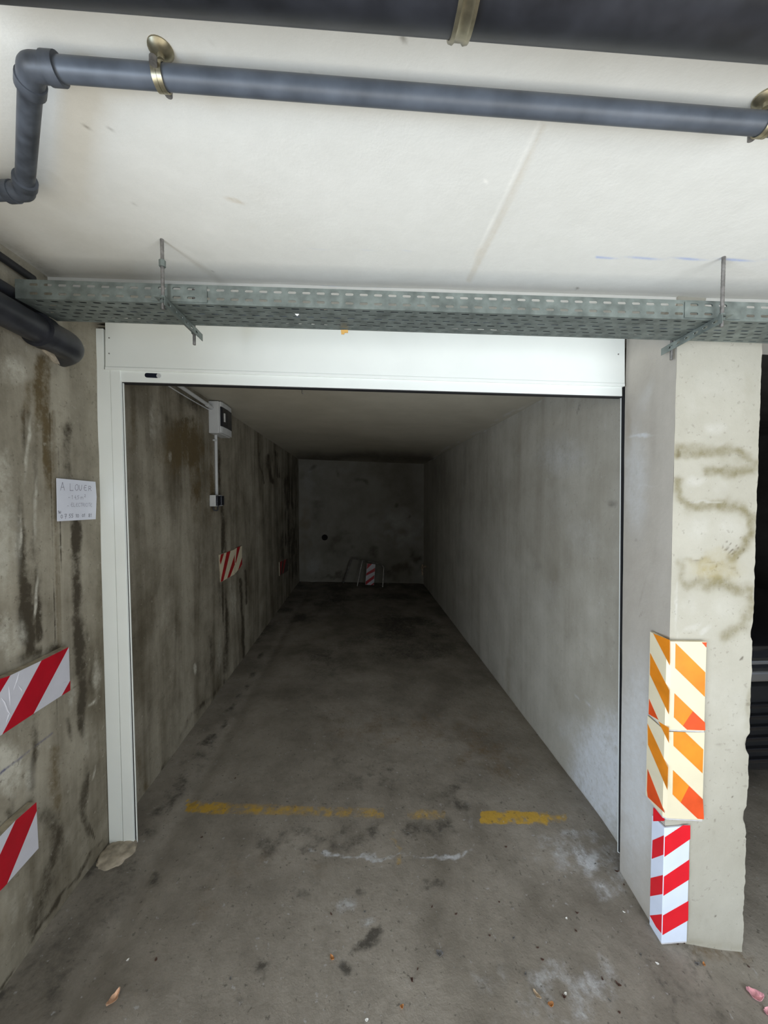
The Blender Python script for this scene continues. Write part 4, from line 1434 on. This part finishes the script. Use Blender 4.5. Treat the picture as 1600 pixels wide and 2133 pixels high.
def crop2(pts):
    return [(1280 + x / 4.416, 1650 + y / 4.416) for x, y in pts]


corner_guard('red and white striped corner guard at the foot of the pillar', 1358.5, 1386, 1437, (1698, 1915), (1705, 1950), (1720, 1958), .009, M['guard_white'],
             [(crop2([(358, 140), (470, 215), (440, 245), (358, 268)]), 'guard_red'), (crop2([(352, 443), (478, 422), (474, 602), (345, 614)]), 'guard_red'), (crop2([(334, 790), (464, 784), (458, 958), (330, 958)]), 'guard_red'), (crop2([(326, 1135), (450, 1140), (443, 1312), (385, 1240)]), 'guard_red')],
             [(crop2([(697, 305), (697, 430), (500, 592), (500, 412), (632, 303)]), 'guard_red'), (crop2([(688, 620), (686, 803), (482, 950), (484, 776)]), 'guard_red'), (crop2([(680, 1000), (678, 1178), (458, 1312), (466, 1133)]), 'guard_red')],
             M['foam_grey'], 'guard at the pillar foot', .002, on_floor(1400, 1955).z + .010)

# ------------------------------------------------------------------ electrics inside, on the left wall
zc = lambda y, py, x=XL: hit(0, 0, (0, 1, 0), 1)  # (unused helper kept simple)
y0 = on_left(434, 870, 0).y
XB = XL + .100
y1 = hit(484, 870, (1, 0, 0), XB).y
zt, zb = hit(460, 835, (0, 1, 0), y0).z, hit(450, 902, (0, 1, 0), y0).z
eb = empty('breaker_box', Vector((XL, y0, zb)), 'grey electrical breaker box with smoked door high on the inner left wall', 'breaker box')
bm = bmesh.new()
prism(bm, [Vector(p) for p in ((XL, y0, zb), (XB - .020, y0, zb), (XB - .020, y0, zt), (XL, y0, zt))],
      [Vector(p) for p in ((XL, y1, zb), (XB - .020, y1, zb), (XB - .020, y1, zt), (XL, y1, zt))])
obj('housing', bm, M['plastic'], eb, bevel=.006)
bm = bmesh.new()
prof = [(XB - .0195, y0 + .004), (XB - .006, y0 + .004), (XB, y0 + .03), (XB + .004, (y0 + y1) / 2), (XB, y1 - .03), (XB - .006, y1 - .004), (XB - .0195, y1 - .004)]
prism(bm, [Vector((x, y, zb + .004)) for x, y in prof], [Vector((x, y, zt - .004)) for x, y in prof])
obj('cover', bm, M['plastic'], eb, bevel=.003)
bm = bmesh.new()
prof2 = [(XB - .004, y0 + .0028), (XB + .0015, y0 + .026), (XB + .0055, (y0 + y1) / 2), (XB + .0015, y1 - .026), (XB - .004, y1 - .0028)]
z0_, z1_ = zb + (zt - zb) * .22, zb + (zt - zb) * .83
prof2 += [(x - .006, y) for x, y in prof2[::-1]]
prism(bm, [Vector((x, y, z0_)) for x, y in prof2], [Vector((x, y, z1_)) for x, y in prof2])
bd = obj('window', bm, M['dark_glass'], eb)
bm = bmesh.new()
yy = y0 + .05
box(bm, XB + .002, XB + .0075, yy, yy + .02, z0_ + (z1_ - z0_) * .28, z0_ + (z1_ - z0_) * .72)
obj('label_strip', bm, M['label'], bd)

pc1 = on_left(449.5, 910, .013)
pc2 = on_left(453, 1033, .013)
cd = empty('conduit', Vector((pc1.x, pc1.y, pc2.z)), 'pale vertical conduit between the breaker box and the sockets', 'conduit')
bm = bmesh.new()
tube(bm, [Vector((pc1.x, pc1.y, zb + .001)), Vector((pc1.x, pc1.y, pc2.z))], .0125, 16)
obj('tube', bm, M['plastic'], cd, smooth=True)
bm = bmesh.new()
zk = on_left(447, 917, .01).z
box(bm, XL, XL + .022, pc1.y - .028, pc1.y - .008, zk - .006, zk + .006)
obj('clip', bm, M['plastic'], cd)
# run along the ceiling corner
pr1, pr2 = Vector((XL + .030, 1.95, 2.375)), Vector((XL + .030, y0 + .0, 2.352))
c2 = empty('conduit', (pr1 + pr2) / 2, 'pale conduit with a thin wire along the inner left ceiling corner', 'conduit')
bm = bmesh.new()
tube(bm, [pr1, pr2 - Vector((0, .001, 0))], .013, 16)
tube(bm, [pr2 - Vector((0, .10, 0)), pr2 - Vector((0, .03, 0))], .016, 16)
obj('tube', bm, M['plastic'], c2, smooth=True)
bm = bmesh.new()
wp_ = []
for k in range(25):
    t = k / 24
    wp_.append(Vector((XL + .010, 1.95 + (y0 - 1.96) * t, 2.356 - .014 * math.sin(math.pi * t * 1.0) - .022 * t)))
wp_.append(Vector((XL + .03, y0 - .001, 2.330)))
tube(bm, wp_, .004, 8)
obj('wire', bm, M['plastic'], c2, smooth=True)
for pxl, pxr, pyt, pyb, lab, nm in ((436, 449.5, 1031, 1055, 'grey wall socket with dark lid, the nearer of the pair below the conduit', 0), (455.5, 460, 1031.5, 1053.5, 'grey wall socket with dark lid, the farther of the pair', 1)):
    ys_ = on_left(pxl, 1040, 0).y
    zt_, zb_ = on_left(pxl, pyt, 0).z, on_left(pxl, pyb, 0).z
    d_ = .048
    ye = ys_ + .075
    if nm:
        ys_ = sy_next + .012
        ye = ys_ + .075
    sy_next = ye
    sk = empty('wall_socket', Vector((XL, ys_, zb_)), lab, 'socket', 'sockets on the inner left wall')
    bm = bmesh.new()
    box(bm, XL, XL + d_, ys_, ye, zb_, zt_)
    obj('socket_body', bm, M['plastic'], sk, bevel=.005)
    bm = bmesh.new()
    box(bm, XL + d_, XL + d_ + .012, ys_ + .006, ye - .004, zb_ + .006, zt_ - .006)
    obj('lid', bm, M['dark_glass'], sk, bevel=.003)
    if not nm:
        bm = bmesh.new()
        tube(bm, fillet([Vector((XL + .020, ys_ + .03, zb_ + .002)), Vector((XL + .020, ys_ + .03, zb_ - .030)), Vector((XL + .045, ys_ + .045, zb_ - .034)), Vector((XL + .050, ys_ + .05, zb_ + .01))], .008, 4), .006, 8)
        obj('cord_loop', bm, M['black_rubber'], sk, smooth=True)

# hook in the garage ceiling
bm = bmesh.new()
hk = lvl(629, 809, H_IN)
tube(bm, fillet([hk, hk - Vector((0, 0, .03)), hk + Vector((.012, 0, -.05)), hk + Vector((.014, 0, -.035))], .006, 4), .003, 8)
tag(obj('ceiling_hook', bm, M['rod'], smooth=True), 'small bent metal hook in the garage ceiling just behind the shutter', 'hook')

# ------------------------------------------------------------------ things at the back
fz = lambda x, y: -TILT * x
def at_back(px, py, Y):
    return hit(px, py, (0, 1, 0), Y)


YH = 7.25
f1 = at_back(715, 1203, 7.42)
top1 = at_back(733, 1162, 7.40)
top2 = at_back(800, 1177, 7.22)
f2 = at_back(797, 1216, 7.16)
f1.z, f2.z = fz(f1.x, f1.y) + .004, fz(f2.x, f2.y) + .004
hoop = empty('parking_hoop', Vector(((f1.x + f2.x) / 2, 7.3, f2.z)), 'bent metal parking barrier hoop with a striped plate by the back wall', 'parking barrier')
bm = bmesh.new()
tube(bm, fillet([f1, top1, top2, f2], .09, 6), .014, 12)
obj('hoop_tube', bm, M['tube'], hoop, smooth=True)
g1 = at_back(755, 1168, 7.30)
g2 = at_back(744, 1214, 7.20)
g2.z = fz(g2.x, g2.y) + .004
bm = bmesh.new()
tube(bm, [g1, g2], .012, 12)
obj('strut', bm, M['tube'], hoop, smooth=True)
bm = bmesh.new()
slab([(764.5, 1174), (782, 1175.5), (779, 1218.5), (761, 1218)], 7.20, 7.21, bm)
pl = obj('striped_plate', bm, M['film'], hoop)


def cropb(pts):
    return [(600 + x / 4.444, 940 + y / 4.444) for x, y in pts]


bm = bmesh.new()
for st in ([(735, 1042), (780, 1042), (730, 1092)], [(806, 1078), (804, 1112), (724, 1152), (727, 1128)], [(800, 1146), (797, 1178), (718, 1238), (720, 1205)], [(797, 1215), (795, 1232), (778, 1240), (765, 1240)]):
    slab(cropb(st), 7.196, 7.1995, bm)
obj('red_stripes', bm, M['red'], pl)
# drain sleeve in the back wall
bm = bmesh.new()
c = at_back(676.5, 1119.5, YB - .012)
rows = []
prof = [(.058, .02), (.058, -.004), (.052, -.006), (.050, -.002), (.046, -.001)]
for k in range(28):
    a = 2 * math.pi * k / 28
    rows.append([bm.verts.new(c + Vector((math.cos(a) * r_, s, math.sin(a) * r_))) for r_, s in prof])
for k in range(28):
    a, b2 = rows[k], rows[(k + 1) % 28]
    for j in range(len(prof) - 1):
        bm.faces.new((a[j], a[j + 1], b2[j + 1], b2[j]))
bm.faces.new([r[-1] for r in rows])
tag(obj('pipe_sleeve', bm, M['hole'], smooth=True), 'round dark pipe hole in the back wall', 'pipe sleeve')
bm = bmesh.new()
a0, a1 = at_back(878, 1182.5, 7.42), at_back(893, 1180, 7.20)
tube(bm, [a0, a0.lerp(a1, .5) + Vector((0, 0, .012)), a1], .020, 7)
tube(bm, [at_back(880, 1176, 7.42), at_back(880, 1198, 7.42)], .016, 7)
tag(obj('wood_piece', bm, M['wood']), 'pale broken wood piece on the right wall near the back corner', 'wood')

# ------------------------------------------------------------------ litter on the floor
def leaf(name, px, py, w, h, rot, mat, label, group=None, curl=.006, cat='leaf'):
    c = on_floor(px, py)
    c.z += .0015
    bm = bmesh.new()
    n = 8
    rows = []
    ca, sa = math.cos(rot), math.sin(rot)
    rnd = random.Random(int(px * 7 + py))
    for i in range(n + 1):
        t = i / n
        wd = math.sin(math.pi * min(1, t * .96 + .02)) ** .7 * h * (.8 + .4 * rnd.random())
        u = (t - .5) * w
        row = []
        for s in (-1, 0, 1):
            v = s * wd / 2
            row.append(bm.verts.new(c + Vector((u * ca - v * sa, u * sa + v * ca, curl * (abs(s) * .6 + (2 * t - 1) ** 2) + .0005 * rnd.random()))))
        rows.append(row)
    for a, b2 in zip(rows, rows[1:]):
        for k in range(2):
            bm.faces.new((a[k], b2[k], b2[k + 1], a[k + 1]))
    o = obj(name, bm, mat, solid=.0008)
    tag(o, label, cat, group)
    return o


leaf('fallen_petal', 1573, 2077, .050, .038, -.5, M['pink'], 'crumpled pink petal on the floor at the lower right of the pillar', None, .014, 'petal')
leaf('fallen_petal', 1599, 2112, .03, .02, .6, M['pink'], 'pink petal scrap at the bottom right corner of the floor', None, .008, 'petal')
leaf('fallen_leaf', 236, 2086, .045, .022, 1.2, M['peach'], 'peach coloured curled leaf on the dark floor at lower left', None, .012)
leaf('fallen_leaf', 692, 1998, .020, .012, -.9, M['leaf_orange'], 'orange leaf scrap beside the long oil stain')
leaf('fallen_leaf', 1119, 2075, .030, .012, -1.0, M['leaf_tan'], 'long tan leaf lying at the lower right of the floor')
leaf('fallen_leaf', 1147, 2095, .020, .015, .1, M['leaf_orange'], 'orange brown leaf at the lower right beside a grey smear')
leaf('fallen_leaf', 1175, 2079, .013, .010, -.7, M['leaf_brown'], 'dark red brown leaf scrap next to a white chip')
leaf('fallen_leaf', 916, 1988, .025, .020, -.4, M['grey_chip'], 'grey brown leaf flattened in the middle of the front floor')
leaf('fallen_leaf', 858, 2044, .008, .014, .0, M['leaf_brown'], 'narrow dark leaf scrap on the front floor below the grey leaf')
leaf('fallen_leaf', 837, 2100, .012, .010, .3, M['leaf_orange'], 'small orange leaf scrap near the bottom edge of the floor')
leaf('fallen_leaf', 1288, 2053, .020, .010, -.9, M['leaf_brown'], 'black leaf at the edge of the pale floor patch')
leaf('fallen_leaf', 1285, 1817, .018, .008, -.3, M['leaf_brown'], 'dark red leaf on the floor beside the reveal foot')
leaf('fallen_leaf', 1202, 1904, .012, .007, -.4, M['leaf_brown'], 'small red leaf scrap on the floor left of the pillar')
leaf('fallen_leaf', 1452, 2010, .016, .010, -.2, M['grey_chip'], 'dark chip on the floor in front of the pillar foot')
leaf('fallen_leaf', 1467, 2012, .012, .009, 1.2, M['leaf_orange'], 'brown leaf scrap right of the dark chip before the pillar')
leaf('paint_chip', 1369, 2008, .012, .007, -.6, M['white_chip'], 'white chip on the grey floor in front of the pillar', None, .002, 'chip')
leaf('paint_chip', 1178, 2071, .010, .008, .3, M['white_chip'], 'white chip behind the dark red leaf at lower right', None, .002, 'chip')
leaf('paint_chip', 1300, 1901, .010, .005, -.7, M['white_chip'], 'white chip on the floor left of the striped foot guard', None, .002, 'chip')
leaf('paint_chip', 1180, 1914, .009, .007, .7, M['white_chip'], 'white chip on the floor near the small red leaf', None, .002, 'chip')
leaf('paint_chip', 266, 2001, .009, .006, .9, M['white_chip'], 'white chip on the dark left floor', None, .002, 'chip')
leaf('paint_chip', 764, 2126, .010, .008, .2, M['white_chip'], 'white chip at the bottom edge of the floor', None, .002, 'chip')
for k, (px, py) in enumerate(((1165, 1835), (1200, 1940), (1040, 1880), (760, 1900), (950, 1905), (1300, 1844), (1070, 1955), (1020, 1950), (870, 2020), (1095, 2030), (1130, 2000), (1255, 2040), (1270, 2085), (1290, 2110), (1120, 1975),
                              (1240, 1800), (420, 1745), (490, 1622), (453, 1656), (1054, 1765), (900, 1890), (480, 2040), (325, 2000), (690, 1905), (1335, 1990), (1560, 2015), (1425, 1965), (1485, 1972), (1412, 1968), (1218, 1708))):
    leaf('leaf_scrap', px, py, random.uniform(.007, .014), random.uniform(.004, .008), random.uniform(-1.5, 1.5), M['leaf_brown'] if k % 3 else M['grey_chip'],
         'tiny dark leaf scrap lying on the concrete floor', 'leaf scraps on the floor', .002)

# ------------------------------------------------------------------ black car parked in the bay next door
car = empty('car', Vector((2.72, 4.2, -.213)), 'black car with chrome trim parked in the next bay, behind the pillar', 'car')
CX, CY0, CZ = 2.72, 2.12, -.213


def body_section(y, hw, z0, z1, cr, n=7):
    """half-rounded box outline at depth y"""
    pts = []
    for (sx, sz, a0) in ((1, 1, 0), (-1, 1, 90), (-1, -1, 180), (1, -1, 270)):
        cx_, cz_ = sx * (hw - cr), (z1 - cr) if sz > 0 else (z0 + cr)
        for k in range(n):
            a = math.radians(a0 + 90 * k / (n - 1))
            pts.append((cx_ + cr * math.cos(a), cz_ + cr * math.sin(a)))
    return [Vector((CX + x, y, CZ + z)) for x, z in pts]


def loft(bm, secs, mat=0):
    rows = [[bm.verts.new(p) for p in s] for s in secs]
    n = len(rows[0])
    for a, c in zip(rows, rows[1:]):
        for k in range(n):
            bm.faces.new((a[k], a[(k + 1) % n], c[(k + 1) % n], c[k])).material_index = mat
    bm.faces.new(rows[0])
    bm.faces.new(rows[-1][::-1])


bm = bmesh.new()
loft(bm, [body_section(CY0 + .02, .70, .34, .92, .06), body_section(CY0 + .06, .80, .28, .96, .08), body_section(CY0 + .22, .87, .24, 1.0, .09), body_section(CY0 + .9, .90, .20, 1.06, .10),
          body_section(CY0 + 1.3, .90, .20, 1.08, .10), body_section(CY0 + 3.4, .90, .20, 1.10, .10), body_section(CY0 + 4.0, .86, .28, 1.06, .10), body_section(CY0 + 4.15, .78, .34, .98, .08)])
obj('body', bm, M['car_paint'], car, smooth=True)
bm = bmesh.new()
loft(bm, [body_section(CY0 + 1.05, .78, 1.0, 1.06, .02), body_section(CY0 + 1.75, .66, 1.02, 1.50, .08), body_section(CY0 + 2.4, .66, 1.02, 1.56, .10), body_section(CY0 + 3.2, .66, 1.02, 1.52, .10), body_section(CY0 + 3.9, .74, 1.0, 1.08, .03)])
obj('cabin', bm, M['car_glass'], car, smooth=True)
bm = bmesh.new()
loft(bm, [body_section(CY0 + 1.72, .62, 1.46, 1.515, .02), body_section(CY0 + 2.4, .63, 1.49, 1.575, .03), body_section(CY0 + 3.2, .62, 1.47, 1.535, .02)])
obj('roof', bm, M['car_paint'], car, smooth=True)
bm = bmesh.new()
loft(bm, [body_section(CY0 - .02, .72, .24, .74, .05), body_section(CY0 + .02, .82, .20, .76, .06), body_section(CY0 + .20, .885, .20, .76, .06)])
bp_ = obj('front_bumper', bm, M['car_plastic'], car, smooth=True)
for k in range(6):
    bm = bmesh.new()
    z_ = .29 + k * .066
    box(bm, CX - .66, CX + .66, CY0 - .045, CY0 - .015, CZ + z_, CZ + z_ + .026)
    obj('slat', bm, M['car_paint'], bp_, bevel=.006)
bm = bmesh.new()
box(bm, CX - .62, CX + .62, CY0 - .040, CY0 + .03, CZ + .775, CZ + .835)
obj('chrome_strip', bm, M['chrome'], car, bevel=.012)
bm = bmesh.new()
box(bm, CX - .60, CX + .60, CY0 - .020, CY0 + .04, CZ + .870, CZ + .895)
obj('chrome_strip', bm, M['chrome'], car, bevel=.008)
for s in (-1, 1):
    bm = bmesh.new()
    loft(bm, [body_section(CY0 + .005, .10, .80, .87, .015), body_section(CY0 + .14, .15, .79, .90, .02)])
    for v in bm.verts:
        v.co.x += s * .68
    obj('headlamp', bm, M['lamp_glass'], car, smooth=True)
    for yy in (CY0 + .75, CY0 + 3.35):
        bm = bmesh.new()
        x_ = CX + s * .80
        tube(bm, [Vector((x_ - s * .09, yy, CZ + .31)), Vector((x_ - s * .08, yy, CZ + .31)), Vector((x_ + s * .10, yy, CZ + .31)), Vector((x_ + s * .105, yy, CZ + .31))], [.29, .31, .31, .29], 32)
        wh = obj('wheel', bm, M['tyre'], car, smooth=True)
        bm = bmesh.new()
        tube(bm, [Vector((x_ + s * .104, yy, CZ + .31)), Vector((x_ + s * .112, yy, CZ + .31))], [.20, .18], 24)
        obj('rim', bm, M['alloy'], wh, smooth=True)
    bm = bmesh.new()
    bmesh.ops.create_uvsphere(bm, u_segments=16, v_segments=10, radius=1)
    for v in bm.verts:
        v.co = Vector((CX + s * .98 + v.co.x * .10, CY0 + 1.35 + v.co.y * .05, CZ + 1.10 + v.co.z * .065))
    obj('mirror', bm, M['car_paint'], car, smooth=True)
